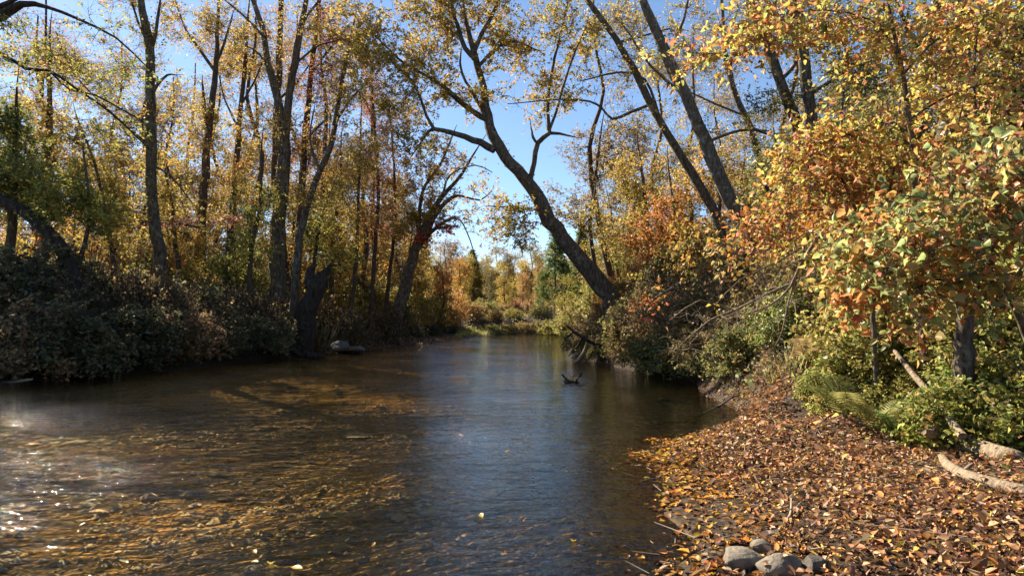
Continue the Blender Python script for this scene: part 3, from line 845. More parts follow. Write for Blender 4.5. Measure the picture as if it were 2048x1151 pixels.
# right bank, smaller trees and backing foliage
for q, (tr, d, pal, cl, lab) in enumerate([
    ([(1200, 640, 15), (1190, 540, 12), (1180, 450, 10), (1190, 360, 8), (1200, 280, 6)], 34, TAN, [(1180, 320, 70, 60, 26), (1240, 300, 60, 50, 22), (1140, 400, 60, 50, 16), (1220, 400, 70, 60, 24)],
     "tan-leaved tree behind the foot of the big leaning tree"),
    ([(1300, 600, 16), (1295, 500, 13), (1290, 400, 10), (1280, 320, 7)], 30, GOLD, [(1280, 350, 70, 50, 28), (1320, 430, 70, 60, 28), (1250, 470, 60, 50, 20)],
     "golden tree between the big leaning tree and the slender leaning tree"),
    ([(1340, 600, 14), (1345, 520, 12), (1350, 440, 9), (1340, 360, 6)], 25, ORANGE, [(1330, 440, 60, 50, 26), (1390, 490, 60, 50, 26), (1290, 500, 50, 40, 16)],
     "rusty orange small tree below the slender leaning trunk"),
    ([(1420, 560, 14), (1430, 480, 11), (1440, 400, 8), (1430, 320, 5)], 27, AMBER, [(1420, 340, 60, 50, 22), (1370, 380, 60, 50, 20), (1470, 420, 60, 60, 20)],
     "amber small tree between the two leaning trunks"),
    ([(1580, 560, 14), (1570, 460, 11), (1560, 360, 8), (1550, 280, 5)], 23, OLIVE, [(1560, 330, 60, 60, 30), (1600, 420, 60, 60, 26), (1520, 430, 40, 50, 14)],
     "olive green small tree right of the stout leaning trunk"),
    ([(1690, 500, 16), (1690, 400, 13), (1680, 300, 10), (1685, 200, 7), (1690, 120, 4)], 17, OLIVE, [(1690, 290, 60, 50, 20), (1740, 250, 50, 50, 14), (1700, 150, 40, 50, 6), (1720, 360, 70, 60, 26)],
     "olive green tree behind the orange maple sapling"),
    ([(1790, 520, 16), (1790, 400, 13), (1780, 300, 10), (1780, 200, 7)], 14, OLIVE, [(1790, 270, 50, 60, 20), (1840, 330, 60, 60, 26), (1860, 200, 50, 60, 16), (1780, 400, 70, 50, 24)],
     "dense olive tree behind the maple and left of the pale grey trunk"),
    ([(2000, 520, 18), (2000, 400, 14), (1995, 300, 11), (1990, 180, 7)], 11, OLIVE, [(1990, 200, 70, 80, 30), (2040, 300, 60, 80, 26), (1960, 340, 60, 60, 22), (2040, 120, 60, 60, 16)],
     "dense olive tree at the right edge behind the big-leaved shrub"),
    ([(1240, 610, 12), (1236, 560, 9), (1230, 500, 6)], 36, YGREEN, [(1225, 530, 50, 50, 24), (1190, 590, 45, 35, 16)],
     "low yellow-green tree behind the lower trunk of the big leaning tree"),
]):
    tree("bank_tree", lab, tr, d, (), cl, pal, 70 + q, per_tip=8, leaves=6, leaf_len=.095, tw=.7, bark='bark', sides=8)

# ------------------------------------------------------------------ broken stump
P, R = to_ground(*ppath([(594, 712, 66), (602, 690, 54), (610, 650, 48), (620, 606, 46), (629, 576, 46), (634, 564, 42), (636, 558, 30)], 26.2), 1.25)
g = Rig(P[0], 5)
R = R * .84
g.path("trunk", P, R, .3, 16, .9, .13)
for pts in ([(622, 570, 26), (620, 553, 20), (620, 542, 14), (626, 534, 8), (634, 528, 3)], [(641, 574, 24), (646, 554, 19), (651, 543, 14), (657, 535, 9), (664, 526, 3)],
            [(632, 562, 20), (636, 550, 12), (638, 543, 4)]):
    g.path("broken_prong", *ppath(pts, 26.2), .15, 9, .9, .18)
for pts in ([(590, 705, 26), (566, 712, 18), (540, 716, 8)], [(604, 708, 24), (628, 714, 16), (650, 716, 6)]):
    g.path("root", *ppath(pts, 26.0), .3, 8, .9, .12)
g.finish("tree_stump", "dark broken tree stump with two jagged prongs at the left water's edge", "stump", bark='rot')

# ------------------------------------------------------------------ far trees and woods
def local_tree(name, label, h, crown, pal, seed, n_tips, leaves, leaf_len, group, cat="tree", bark='barkfar', trunk_r=.14, conifer=False, per_tip=7, tw=.8):
    g = Rig((0, 0, 0), seed)
    k = 7
    P = np.stack([np.cumsum(g.r.normal(size=k) * h * .018), np.cumsum(g.r.normal(size=k) * h * .018), np.linspace(-.3, h * .93, k)], 1)
    g.path("trunk", P, np.linspace(trunk_r, trunk_r * .2, k), 1.0, 7, .25, .08)
    A = []
    if conifer:
        t = g.r.uniform(0, 1, n_tips) ** .8
        z = h * (.12 + .86 * t); rad = crown * (1.02 - t) * g.r.uniform(.5, 1.05, n_tips); a = g.r.uniform(0, 6.28, n_tips)
        A = np.stack([np.cos(a) * rad, np.sin(a) * rad, z - .1 * rad], 1)
    else:
        for c in range(13):
            a, t = g.r.uniform(0, 6.28), g.r.uniform(.14, .92)
            rr = crown * g.r.uniform(.2, .75) * (1.15 - .5 * t)
            cc = np.array([math.cos(a) * rr, math.sin(a) * rr, h * t])
            A.append(cc + rand_unit(n_tips // 13, g.r) * g.r.uniform(.3, 1, (n_tips // 13, 1)) * crown * .42)
        A = np.concatenate(A)
    g.attract(A, step=.9, tip_r=.008)
    g.twigs(per_tip, tw, leaves, leaf_len, pal, twig_r=.005)
    return g.finish(name, label, cat, group, bark=bark)

def place(proto, used, x, y, s, rz, tint, label=None, group=None, sink=0.0):
    o = proto if not used.get(proto.name) else copy_tree(proto)
    used[proto.name] = 1
    o.location = (x, y, float(H(x, y)) - sink)
    o.scale = (s, s, s); o.rotation_euler = (0, 0, rz)
    for c in o.children:
        if c.name.startswith("foliage"): c.color = (*tint, 1)
    if label: o["label"] = label
    if group: o["group"] = group
    last[0] = o
    return o
protoE = local_tree("tall_woodland_tree", "x", 19, 3.0, GOLD, 105, 240, 2.6, .13, "g", trunk_r=.2, per_tip=8, tw=1.0)
used = {}
last = [None]
woods = []
protoA = local_tree("woodland_tree", "x", 9.5, 2.4, GOLD, 101, 200, 5.6, .13, "g")
protoB = local_tree("woodland_tree", "x", 8.0, 2.2, AMBER, 102, 190, 5.6, .13, "g")
protoC = local_tree("woodland_tree", "x", 11, 2.6, TAN, 103, 220, 7.5, .13, "g")
protoD = local_tree("pine_tree", "x", 11, 2.8, GREEN, 104, 260, 14, .16, "g", conifer=True, tw=.7)

def at_ground(px, d):
    return (px - 1024) / F * d, d

# individually recognisable trees round the bend
for pr, px, d, s, tint, lab in [
    (protoD, 1112, 78, .98, (.9, 1.0, .8), "tall dark green pine right of the sky gap at the bend"),
    (protoD, 1165, 88, 1.1, (1.1, 1.1, .7), "second pine, yellower, behind the big leaning trunk at the bend"),
    (protoD, 945, 96, .85, (1.5, 1.3, .7), "pointed yellow-green pine at the left of the sky gap"),
    (protoA, 1006, 74, .62, (1.4, 1.4, 1.3), "pale yellow tree in the middle of the far bank"),
    (protoB, 1050, 77, .62, (1.15, .9, 1.2), "pinkish brown bare-twigged tree in the middle of the far bank"),
    (protoB, 1085, 84, .80, (.95, .8, 1.0), "brown tree left of the dark pine at the bend"),
    (protoC, 975, 86, .62, (.9, 1.0, .7), "olive tree behind the pale yellow tree at the bend"),
    (protoB, 925, 62, .72, (1.1, .8, .5), "orange-brown tree on the left bank just before the bend"),
    (protoB, 888, 54, .72, (1.2, .75, .45), "bright orange-brown tree on the left bank beyond the split leaning tree"),
    (protoC, 905, 70, .80, (.95, .7, .6), "dull brown twiggy tree behind the orange-brown trees of the left bank"),
    (protoA, 1135, 62, .62, (.9, 1.05, .7), "green-gold tree on the right bank before the bend"),
    (protoA, 1180, 54, .70, (1.0, .95, .6), "gold tree on the right bank below the pine"),
]:
    x, y = at_ground(px, d)
    place(pr, used, x, y, s, random.uniform(0, 6.28), tint, lab, "trees around the bend of the creek")

# look-alike woodland trees filling the woods on both banks
LG = "golden trees deep in the woods of the left bank"
RG = "brown and olive trees deep in the woods of the right bank"
DG = "far trees closing the view beyond the bend"
r2 = np.random.default_rng(77)
for i in range(34):
    px = 20 + i * 25 + r2.uniform(-14, 14); d = r2.uniform(34, 62)
    x, y = at_ground(px, d)
    pr = (protoA, protoB, protoA, protoC)[i % 4]
    v = r2.uniform(.85, 1.2)
    place(pr, used, x, y, r2.uniform(.8, 1.35), r2.uniform(0, 6.28), (v * 1.05, v * r2.uniform(.75, 1), v * r2.uniform(.5, .9)),
          "golden tree", LG); woods.append((last[0], px, d, "golden woodland tree"))
for i in range(24):
    px = 1215 + i * 36 + r2.uniform(-16, 16); d = r2.uniform(26, 50) if px > 1330 else r2.uniform(40, 60)
    x, y = at_ground(px, d)
    pr = (protoA, protoC, protoB, protoC)[i % 4]
    v = r2.uniform(.75, 1.05)
    place(pr, used, x, y, (r2.uniform(.9, 1.3) if px < 1330 else r2.uniform(.65, 1.0)), r2.uniform(0, 6.28), (v, v * r2.uniform(.85, 1.05), v * r2.uniform(.6, .9)),
          "olive brown tree", RG); woods.append((last[0], px, d, "olive brown woodland tree"))
for i in range(15):
    px = 20 + i * 54 + r2.uniform(-16, 16); d = r2.uniform(38, 54)
    x, y = at_ground(px, d); v = r2.uniform(.9, 1.2)
    place(protoE, used, x, y, r2.uniform(.85, 1.25), r2.uniform(0, 6.28), (v * 1.05, v * r2.uniform(.7, 1), v * r2.uniform(.6, .9)), "tall tree", LG); woods.append((last[0], px, d, "tall golden woodland tree"))
for i in range(9):
    px = 1250 + i * 75 + r2.uniform(-16, 16); d = r2.uniform(30, 44)
    x, y = at_ground(px, d); v = r2.uniform(.8, 1.1)
    place(protoE, used, x, y, r2.uniform(.75, 1.0), r2.uniform(0, 6.28), (v, v * r2.uniform(.85, 1), v * r2.uniform(.6, .9)), "tall tree", RG); woods.append((last[0], px, d, "tall olive woodland tree"))
for i in range(30):
    px = 870 + i * 11.5 + r2.uniform(-7, 7); d = r2.uniform(88, 104)
    x, y = at_ground(px, d); v = r2.uniform(.95, 1.25)
    place((protoA, protoB, protoC)[i % 3], used, x, y, r2.uniform(.8, 1.05), r2.uniform(0, 6.28), (v * 1.2, v * r2.uniform(1.1, 1.4), v * r2.uniform(.8, 1.1)), "far tree", DG); woods.append((last[0], px, d, "far low tree"))
for i in range(30):
    px = 700 + i * 20 + r2.uniform(-10, 10); d = r2.uniform(92, 140)
    x, y = at_ground(px, d)
    pr = (protoB, protoC, protoA, protoD)[i % 4]
    v = r2.uniform(.8, 1.1)
    place(pr, used, x, y, (r2.uniform(.55, .85) if 850 < px < 1210 else r2.uniform(1.0, 1.5)), r2.uniform(0, 6.28), (v, v * r2.uniform(.8, 1), v * r2.uniform(.6, .9)),
          "small far tree", DG); woods.append((last[0], px, d, "far small tree"))

# ------------------------------------------------------------------ bushes
def bush_proto(seed, pal, n_stems=15, leaves=11, leaf_len=.07, per_tip=10, name="bush"):
    g = Rig((0, 0, 0), seed)
    for i in range(n_stems):
        a = g.r.uniform(0, 6.28); o = g.r.uniform(.15, .85); h = g.r.uniform(.55, 1.05) * (1.15 - .5 * o)
        e = np.array([math.cos(a) * o, math.sin(a) * o, h])
        P = np.stack([[math.cos(a) * .08, math.sin(a) * .08, -.15], e * [.4, .4, .55], e])
        g.path("stem", P, np.array([.016, .012, .006]), .3, 4, .3, .05)
    m = g.main[:]
    u = rand_unit(110, g.r); u[:, 2] = np.abs(u[:, 2])
    A = u * [1.0, 1.0, .95] * g.r.uniform(.55, 1.0, (110, 1)) * (1 + .25 * np.sin(u[:, :1] * 5 + seed) * np.cos(u[:, 1:2] * 4))
    A[:, 2] = np.maximum(A[:, 2], .03)
    g.attract(A, step=.35, tip_r=.004)
    g.twigs(per_tip, .28, leaves, leaf_len, pal, twig_r=.0025, up=.1)
    g.main = []
    for nm, P, R, sd, ro in m:                       # stems are one part: too many and too thin to pick apart
        g.s0.append(P[:-1]); g.s1.append(P[1:]); g.sr0.append(R[:-1]); g.sr1.append(R[1:])
    return g.finish(name, "x", "bush", "g", twigname="stems")
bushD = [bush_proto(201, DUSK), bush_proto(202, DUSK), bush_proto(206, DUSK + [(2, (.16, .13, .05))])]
bushS = [bush_proto(203, SLOPE), bush_proto(204, SLOPE)]
bushT = [bush_proto(205, TAN, leaves=8)]

def bush(protos, px, d, s, label, tint=(1, 1, 1), sz=1.0, up=0.0):
    x, y = at_ground(px, d)
    pr = protos[int(r2.integers(len(protos)))]
    o = place(pr, used, x, y, s, r2.uniform(0, 6.28), tint, label, None)
    o.scale = (s, s, s * sz); o.location.z += up
    o["group"] = "bushes crowding the creek banks"
    return o

LB = [  # left bank, near to far
    (8, 15.9, 1.75, "dark bush at the left edge of the photo down at the waterline"),
    (95, 16.6, 1.75, "dark bush on the waterline under the arched trunk"),
    (-15, 18.2, 2.3, "tall dark bush at the left edge behind the waterline bush"),
    (75, 18.8, 2.3, "tall shaded bush at the foot of the arched trunk, left of it"),
    (185, 17.6, 1.65, "dark bush on the waterline right of the arched trunk"),
    (180, 20.4, 2.0, "shaded bush behind and right of the arched trunk's foot"),
    (275, 19.0, 1.55, "dark waterline bush below the vine-clad trunk"),
    (280, 21.4, 1.75, "bush around the foot of the vine-clad trunk"),
    (355, 20.2, 1.45, "waterline bush right below the slim brown tree"),
    (372, 23.0, 1.75, "grey-green bush at the foot of the slim brown tree"),
    (432, 22.2, 1.45, "rounded bush on the bank left of the thin straight tree"),
    (455, 25.5, 1.6, "sunlit olive bush at the foot of the thin straight tree"),
    (505, 24.2, 1.5, "leafy bush on the waterline left of the broken stump"),
    (535, 25.2, 1.3, "bright-topped bush touching the broken stump on its left"),
    (540, 28.5, 1.7, "bush wrapping the foot of the twin trunks"),
    (645, 28.2, 1.25, "low bush just right of the broken stump"),
    (690, 29.8, 1.35, "rounded bush two metres right of the broken stump"),
    (640, 32.0, 1.6, "olive bush behind the broken stump"),
    (735, 32.5, 1.45, "olive bush left of the split leaning tree"),
    (775, 35.0, 1.4, "bush hiding the foot of the split leaning tree"),
    (700, 36.0, 1.7, "bush in the woods behind the amber thin tree"),
    (826, 38.5, 1.4, "dark bush right of the split leaning tree's foot"),
    (860, 43.0, 1.5, "dark bush on the left bank under the orange-brown trees"),
    (895, 49.0, 1.5, "small dark bush near the grassy point of the left bank"),
]
for q, (px, d, s, lab) in enumerate(LB):
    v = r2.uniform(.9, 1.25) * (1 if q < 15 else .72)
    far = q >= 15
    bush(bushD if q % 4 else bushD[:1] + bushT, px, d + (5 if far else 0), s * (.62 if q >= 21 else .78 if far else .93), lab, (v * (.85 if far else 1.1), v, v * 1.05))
for px, d, s, lab, ti in [
    (856, 53, 1.5, "orange-brown thicket on the left bank right of the split leaning tree", (1.0, .78, .5)),
    (888, 59, 1.6, "orange-brown thicket beside the grassy point", (1.1, .8, .5)),
    (935, 63, 1.7, "tan thicket above the grassy point", (1.1, .9, .6)),
    (962, 71, 1.8, "green-gold bush on the far bank left of the bend", (.8, 1.1, .5)),
    (985, 60, .9, "low dark bush at the waterline at the left end of the far bank", (.6, .8, .45)),
    (1012, 62, .95, "low olive bush at the waterline in the middle of the far bank", (.8, .9, .5)),
    (1042, 64, 1.0, "low tan bush at the waterline of the far bank below the pinkish tree", (1.0, .9, .6)),
    (1075, 65.5, 1.0, "low dark bush at the waterline below the dark pine", (.7, .8, .5)),
    (1103, 67, 1.1, "low olive bush at the right end of the far bank", (.8, 1.0, .5)),
    (988, 64.5, 1.0, "low tan bush on the bare bank left of the middle of the bend", (.9, .9, .5)),
    (1022, 67, 1.1, "low yellow-green bush on the bare bank in the middle of the bend", (1.0, 1.2, .5)),
    (1000, 73, 1.5, "tan bush on the far bank in the middle of the bend", (1.1, 1.0, .8)),
    (1040, 74, 1.7, "pinkish bush on the far bank below the pinkish tree", (1.2, .85, .9)),
    (1078, 70, 1.6, "green-tan bush on the far bank below the dark pine", (.8, 1.0, .6)),
    (1115, 60, 1.6, "yellow-green willowy bush on the right bank at the bend", (1.0, 1.3, .55)),
    (1150, 50, 1.7, "yellow-green bush at the water behind the exposed roots", (1.0, 1.25, .55)),
    (1185, 42, 1.6, "olive bush behind the roots of the big leaning tree", (.95, 1.1, .6)),
    (1225, 34, 1.6, "olive bush behind the foot of the big leaning tree", (.9, 1.0, .6)),
]:
    bush(bushT, px, d, s, lab, ti)
for px, d, s, lab, ti, up in [
    (1262, 24.8, .75, "leafy bush at the foot of the big leaning tree", (.75, .66, .5), 0),
    (1168, 24.8, .8, "low bush over the cut bank above the snag", (.7, .7, .5), -.15),
    (1705, 8.5, .5, "bright low bush behind the tall yellowing fern", (1.08, 1.05, .6), 0),
    (1765, 8.4, .5, "bright olive bush at the upper end of the leaning pole", (1.08, 1.05, .6), 0),
    (1868, 7.9, .62, "lush yellow-green bush right of the leaning pole", (1.05, 1.05, .6), 0),
    (1935, 7.3, .85, "lush green bush between the leaning pole and the right edge", (1.0, 1.1, .62), 0),
    (2015, 6.9, .8, "lush bush at the right edge just above the fallen log", (1.05, 1.05, .6), 0),
    (1762, 9.3, 1.1, "tall leafy bush below the left half of the big-leaved shrub", (1.05, 1.0, .6), 0),
    (1902, 8.9, 1.15, "tall leafy bush in front of the pale grey trunk's foot", (1.05, .98, .6), 0),
    (1995, 8.3, 1.1, "tall leafy bush behind the fallen log's right end", (1.05, .98, .6), 0),
    (1890, 7.0, .36, "small leafy clump behind the fallen log", (1.08, 1.05, .6), 0),
    (1740, 8.9, .75, "tan-green bush under the left end of the big-leaved shrub", (1.25, 1.15, .75), 0),
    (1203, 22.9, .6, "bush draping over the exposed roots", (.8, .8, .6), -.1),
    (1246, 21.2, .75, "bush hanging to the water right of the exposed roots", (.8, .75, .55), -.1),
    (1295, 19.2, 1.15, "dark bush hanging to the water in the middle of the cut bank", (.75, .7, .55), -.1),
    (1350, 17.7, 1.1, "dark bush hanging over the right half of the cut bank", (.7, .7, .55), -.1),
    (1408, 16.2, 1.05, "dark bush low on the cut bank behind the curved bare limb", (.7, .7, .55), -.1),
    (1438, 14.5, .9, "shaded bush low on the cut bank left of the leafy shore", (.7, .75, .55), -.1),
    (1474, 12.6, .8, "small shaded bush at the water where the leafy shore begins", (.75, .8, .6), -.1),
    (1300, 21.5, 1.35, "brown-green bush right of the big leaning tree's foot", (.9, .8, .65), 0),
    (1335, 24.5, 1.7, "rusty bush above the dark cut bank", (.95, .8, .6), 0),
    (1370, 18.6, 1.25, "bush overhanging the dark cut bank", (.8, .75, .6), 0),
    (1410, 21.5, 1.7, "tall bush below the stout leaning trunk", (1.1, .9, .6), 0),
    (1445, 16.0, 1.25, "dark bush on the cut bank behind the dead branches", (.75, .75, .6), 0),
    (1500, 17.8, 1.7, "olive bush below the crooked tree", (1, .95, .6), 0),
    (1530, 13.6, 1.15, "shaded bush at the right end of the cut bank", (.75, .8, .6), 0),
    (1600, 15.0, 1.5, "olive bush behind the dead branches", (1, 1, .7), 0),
    (1640, 12.0, 1.05, "small-leaved bush above the ferns", (1, 1.05, .7), 0),
    (1580, 11.6, .75, "low green bush at the upper end of the leaf-covered shore", (.9, 1.1, .7), 0),
    (1700, 13.0, 1.4, "olive bush behind the orange maple sapling", (1, 1, .65), 0),
    (1745, 9.6, .8, "green bush above the leaning pole", (1, 1.15, .7), 0),
    (1800, 10.4, 1.15, "green-gold bush behind the big-leaved shrub", (1.05, 1.1, .6), 0),
    (1905, 8.6, .75, "bright green bush under the big-leaved shrub", (.8, 1.35, .75), 0),
    (1890, 10.5, 1.25, "olive bush below the pale grey trunk", (1, 1, .65), 0),
    (2010, 7.6, .8, "bushy growth at the right edge above the fallen log", (1.05, 1.1, .65), 0),
    (2030, 9.2, 1.2, "tall bush at the right edge behind the big-leaved shrub", (1, 1.05, .6), 0),
    (1665, 9.0, .5, "low leafy clump left of the leaning pole", (1, 1.2, .7), 0),
    (1850, 7.3, .45, "low leafy clump beside the leaning pole", (1, 1.2, .7), 0),
]:
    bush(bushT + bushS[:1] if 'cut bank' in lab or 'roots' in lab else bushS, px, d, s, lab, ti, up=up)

# tall shrubs and saplings filling the understory behind the first row of bushes
def on_land(px, d, keep):
    # move back from the camera until the spot is well clear of the water
    for _ in range(40):
        x, y = at_ground(px, d)
        if max(float(v) for v in side_s(np.float64(x), np.float64(y))) > keep: break
        d += .8
    return d
shrubP = [bush_proto(211, GOLD, 9, 7, .065, 8, "understory_shrub"), bush_proto(212, OLIVE, 9, 9, .065, 8, "understory_shrub"), bush_proto(213, ORANGE + TAN, 9, 9, .065, 8, "understory_shrub")]
UL = "understory shrubs of the left bank woods"
UR = "understory shrubs of the right bank woods"
for i in range(40):
    px = -10 + i * 23 + r2.uniform(-12, 12); d = on_land(px, r2.uniform(26, 46) if px > 300 else r2.uniform(22, 36), 3.6)
    x, y = at_ground(px, d); v = r2.uniform(.8, 1.2); s = r2.uniform(1.5, 2.3)
    o = place(shrubP[(0, 0, 1, 2)[i % 4]], used, x, y, s, r2.uniform(0, 6.28), (v, v * r2.uniform(.85, 1.05), v * .8), "thin-stemmed shrub among its likes under the left bank trees", UL)
    o.scale = (s, s, s * r2.uniform(1.1, 1.7)); woods.append((o, px, d, "understory shrub"))
for i in range(46):
    px = 1240 + i * 18 + r2.uniform(-12, 12); d = on_land(px, r2.uniform(17, 34) if px < 1560 else r2.uniform(11.5, 24), 2.4)
    x, y = at_ground(px, d); v = r2.uniform(.75, 1.1); s = r2.uniform(1.3, 2.1)
    o = place(shrubP[(1, 2, 0, 1)[i % 4]], used, x, y, s, r2.uniform(0, 6.28), (v, v * r2.uniform(.85, 1.05), v * .8), "thin-stemmed shrub among its likes under the right bank trees", UR)
    o.scale = (s, s, s * r2.uniform(1.1, 1.6)); woods.append((o, px, d, "understory shrub"))

# bare twiggy shrubs among the leafy ones
bareP = [bush_proto(221, TAN, 16, .5, .06, 16, "bare_shrub"), bush_proto(222, TAN, 20, .9, .06, 14, "bare_shrub")]
for i in range(30):
    left = i < 17
    if left: px = 30 + i * 48 + r2.uniform(-15, 15); d = float(np.interp(px, [0, 200, 400, 560, 700, 800, 900], [16.5, 18, 21, 26, 30, 36, 46])) + r2.uniform(.2, 2.5)
    else: px = 1225 + (i - 17) * 36 + r2.uniform(-12, 12); d = float(np.interp(px, [1230, 1400, 1500, 1700], [22.5, 16.5, 12.6, 9.5])) + r2.uniform(.3, 2)
    x, y = at_ground(px, d); s = r2.uniform(1.0, 1.6) * (1.15 if left else .9)
    o = place(bareP[i % 2], used, x, y, s, r2.uniform(0, 6.28), (1, .9, .7), "bare shrub", "bare twiggy shrubs on the creek banks")
    o.scale = (s, s, s * r2.uniform(1.1, 1.6)); woods.append((o, px, d, "bare twiggy shrub"))

# name each of the repeated trees and shrubs by the landmarks it stands between and its order in depth
MARKS = [(-400, "left edge"), (92, "arched trunk"), (306, "vine-clad trunk"), (408, "slim brown tree"), (470, "thin straight tree"), (560, "twin trunks"), (622, "broken stump"),
         (740, "rosy thin tree"), (830, "split leaning tree"), (925, "sky gap's left side"), (1010, "middle of the bend"), (1112, "dark pine"), (1210, "leaning tree's foot"), (1300, "golden bank tree"),
         (1400, "slender leaning trunk"), (1480, "stout leaning trunk"), (1540, "crooked tree"), (1640, "dark upright trunk"), (1740, "orange shrub"), (1835, "maple stem"),
         (1895, "pale grey trunk"), (1960, "crooked black sapling"), (2600, "right edge")]
ORD = ["nearest", "second nearest", "third nearest", "fourth nearest", "fifth nearest", "sixth nearest", "seventh nearest", "eighth nearest", "ninth nearest", "tenth nearest", "eleventh nearest", "twelfth nearest", "thirteenth nearest", "fourteenth nearest", "fifteenth nearest"]
bins = {}
for o, px, d, kind in woods:
    k = max(i for i, m in enumerate(MARKS) if m[0] <= px)
    bins.setdefault((kind, k), []).append((d, o))
for (kind, k), lst in bins.items():
    lst.sort(key=lambda t: t[0])
    for i, (d, o) in enumerate(lst):
        pre = (ORD[i] + " " + kind) if len(lst) > 1 else ("only " + kind)
        o["label"] = f"{pre} between {MARKS[k][1]} and {MARKS[k + 1][1]}"

# the far woods that read as one mass behind everything else
def far_mass():
    r = np.random.default_rng(900); P = []
    for i in range(330):
        az = r.uniform(-.80, .80); d = r.uniform(125, 190)
        c = np.array([math.sin(az) * d, math.cos(az) * d, 0]); g = float(H(c[0], c[1])); h = r.uniform(6.5, 10.5)
        n = 210; u = rand_unit(n, r) * r.uniform(.55, 1, (n, 1))
        q = c + u * [3.2, 3.2, h * .52] + [0, 0, g + h * .5]
        P.append((q, pick([(1, [(.30, .22, .05), (.34, .19, .07), (.20, .18, .05), (.38, .27, .06), (.13, .15, .05)][int(r.integers(5))])], n, r, .25)))
    p = np.concatenate([a for a, _ in P]); c = np.concatenate([b for _, b in P]); n = len(p)
    D, Nn = leaf_frames(n, r); L = r.uniform(.5, 1.1, n)
    V, Fc, Cc = leaf_geom(p, D, Nn, L, L * .7, c)
    o = link("distant_woods", np_mesh("distant_woods", V, Fc, Cc), M['leaf'], None, None, kind="stuff")
    o["label"] = "far line of autumn woods closing the horizon beyond the bend"; o["category"] = "woods"
far_mass()

# ================================================================== NEAR SHRUBS OF THE RIGHT BANK
def shrub(name, label, stems, d, clumps, pal, seed, leaf_len, per_tip, leaves, objs, tw=.42, cat="shrub", bark='bark', twig='twig', wid=.62, droop=.6, spread=1.0, base=None, foliage='foliage'):
    paths = []
    for st in stems:
        P, R = ppath(st, d)
        paths.append((P, R))
    P0, R0 = paths[0]
    P0, R0 = to_ground(P0, R0, 1.1)
    g = Rig(P0[0], seed)
    g.path("trunk", P0, R0, .2, 8, .2, .06)
    for P, R in paths[1:]:
        g.path("limb", P, R, .2, 6, .15, .05)
    A = [blob(c[0], c[1], d + (c[5] if len(c) > 5 else 0), c[2], c[3], int(c[4] * 1.4), g.r, dr=c[6] if len(c) > 6 else .7) for c in clumps]
    g.attract(np.concatenate(A), step=.25, tip_r=.0028)
    g.twigs(per_tip, tw, leaves, leaf_len, pal, wid=wid, droop=droop, twig_r=.0026, spread=spread, clumpvar=.24)
    return g.finish(name, label, cat, None, bark=bark, twig=twig, fine=True, leaf_objs=objs, twig_sides=4, foliage=foliage)

shrub("maple_sapling", "orange and yellow maple sapling with a forked dark stem, at the upper right",
      [[(1846, 640, 15, .4), (1840, 500, 13, .3), (1832, 400, 12, .2), (1828, 300, 11), (1815, 220, 10), (1806, 150, 9), (1786, 60, 7), (1770, -30, 5)],
       [(1812, 200, 6), (1790, 100, 5), (1740, 40, 4), (1650, 20, 3), (1560, 30, 2)],
       [(1806, 150, 6), (1860, 90, 5), (1920, 50, 4), (2000, 10, 3)],
       [(1828, 300, 6), (1770, 250, 5), (1690, 270, 4), (1610, 300, 2)],
       [(1818, 240, 5), (1880, 200, 4), (1960, 170, 3), (2040, 160, 2)],
       [(1824, 280, 5), (1812, 180, 4), (1800, 100, 3)], [(1950, 600, 6, .5), (1946, 450, 5, .4), (1955, 300, 5, .2), (1948, 150, 4), (1960, 20, 3)], [(1900, 610, 6, .5), (1890, 470, 5, .3), (1900, 330, 4), (1935, 180, 3), (1990, 60, 2)], [(1750, 600, 5, .6), (1760, 460, 5, .4), (1790, 330, 4), (1800, 200, 3)]], 7.6,
      [(1480, 40, 60, 40, 12), (1560, 30, 60, 40, 13), (1640, 30, 60, 45, 14), (1730, 50, 70, 50, 16), (1520, 90, 50, 30, 7), (1420, 110, 60, 20, 6), (1350, 105, 30, 15, 3), (1820, 60, 60, 60, 12),
       (1920, 70, 70, 60, 20), (2010, 60, 60, 70, 18), (1740, 140, 50, 50, 9), (1880, 170, 70, 60, 16), (2000, 190, 60, 60, 14), (1640, 290, 70, 40, 18), (1720, 270, 60, 40, 14),
       (1780, 330, 70, 50, 15), (1600, 350, 40, 30, 8), (1900, 280, 60, 50, 12)],
      MAPLE, 301, .074, 7, 3.8, 300, bark='bark')
shrub("orange_shrub", "orange and rust leaved shrub spreading left below the maple sapling",
      [[(1745, 610, 10), (1735, 520, 9), (1715, 430, 8), (1690, 370, 6), (1660, 310, 4)],
       [(1720, 450, 5), (1650, 420, 4), (1560, 430, 3), (1490, 470, 2)],
       [(1712, 425, 5), (1770, 370, 4), (1830, 350, 3)]], 8.2,
      [(1620, 330, 60, 40, 13), (1700, 350, 70, 40, 16), (1620, 400, 60, 40, 14), (1540, 430, 50, 35, 10), (1475, 470, 35, 40, 7), (1460, 520, 20, 25, 4), (1700, 420, 70, 40, 14), (1780, 400, 60, 40, 12), (1580, 480, 50, 30, 7)],
      ORANGE + [(3, (.30, .2, .06)), (2, (.45, .33, .05)), (2, (.4, .17, .1))], 302, .072, 7, 3.8, 200)
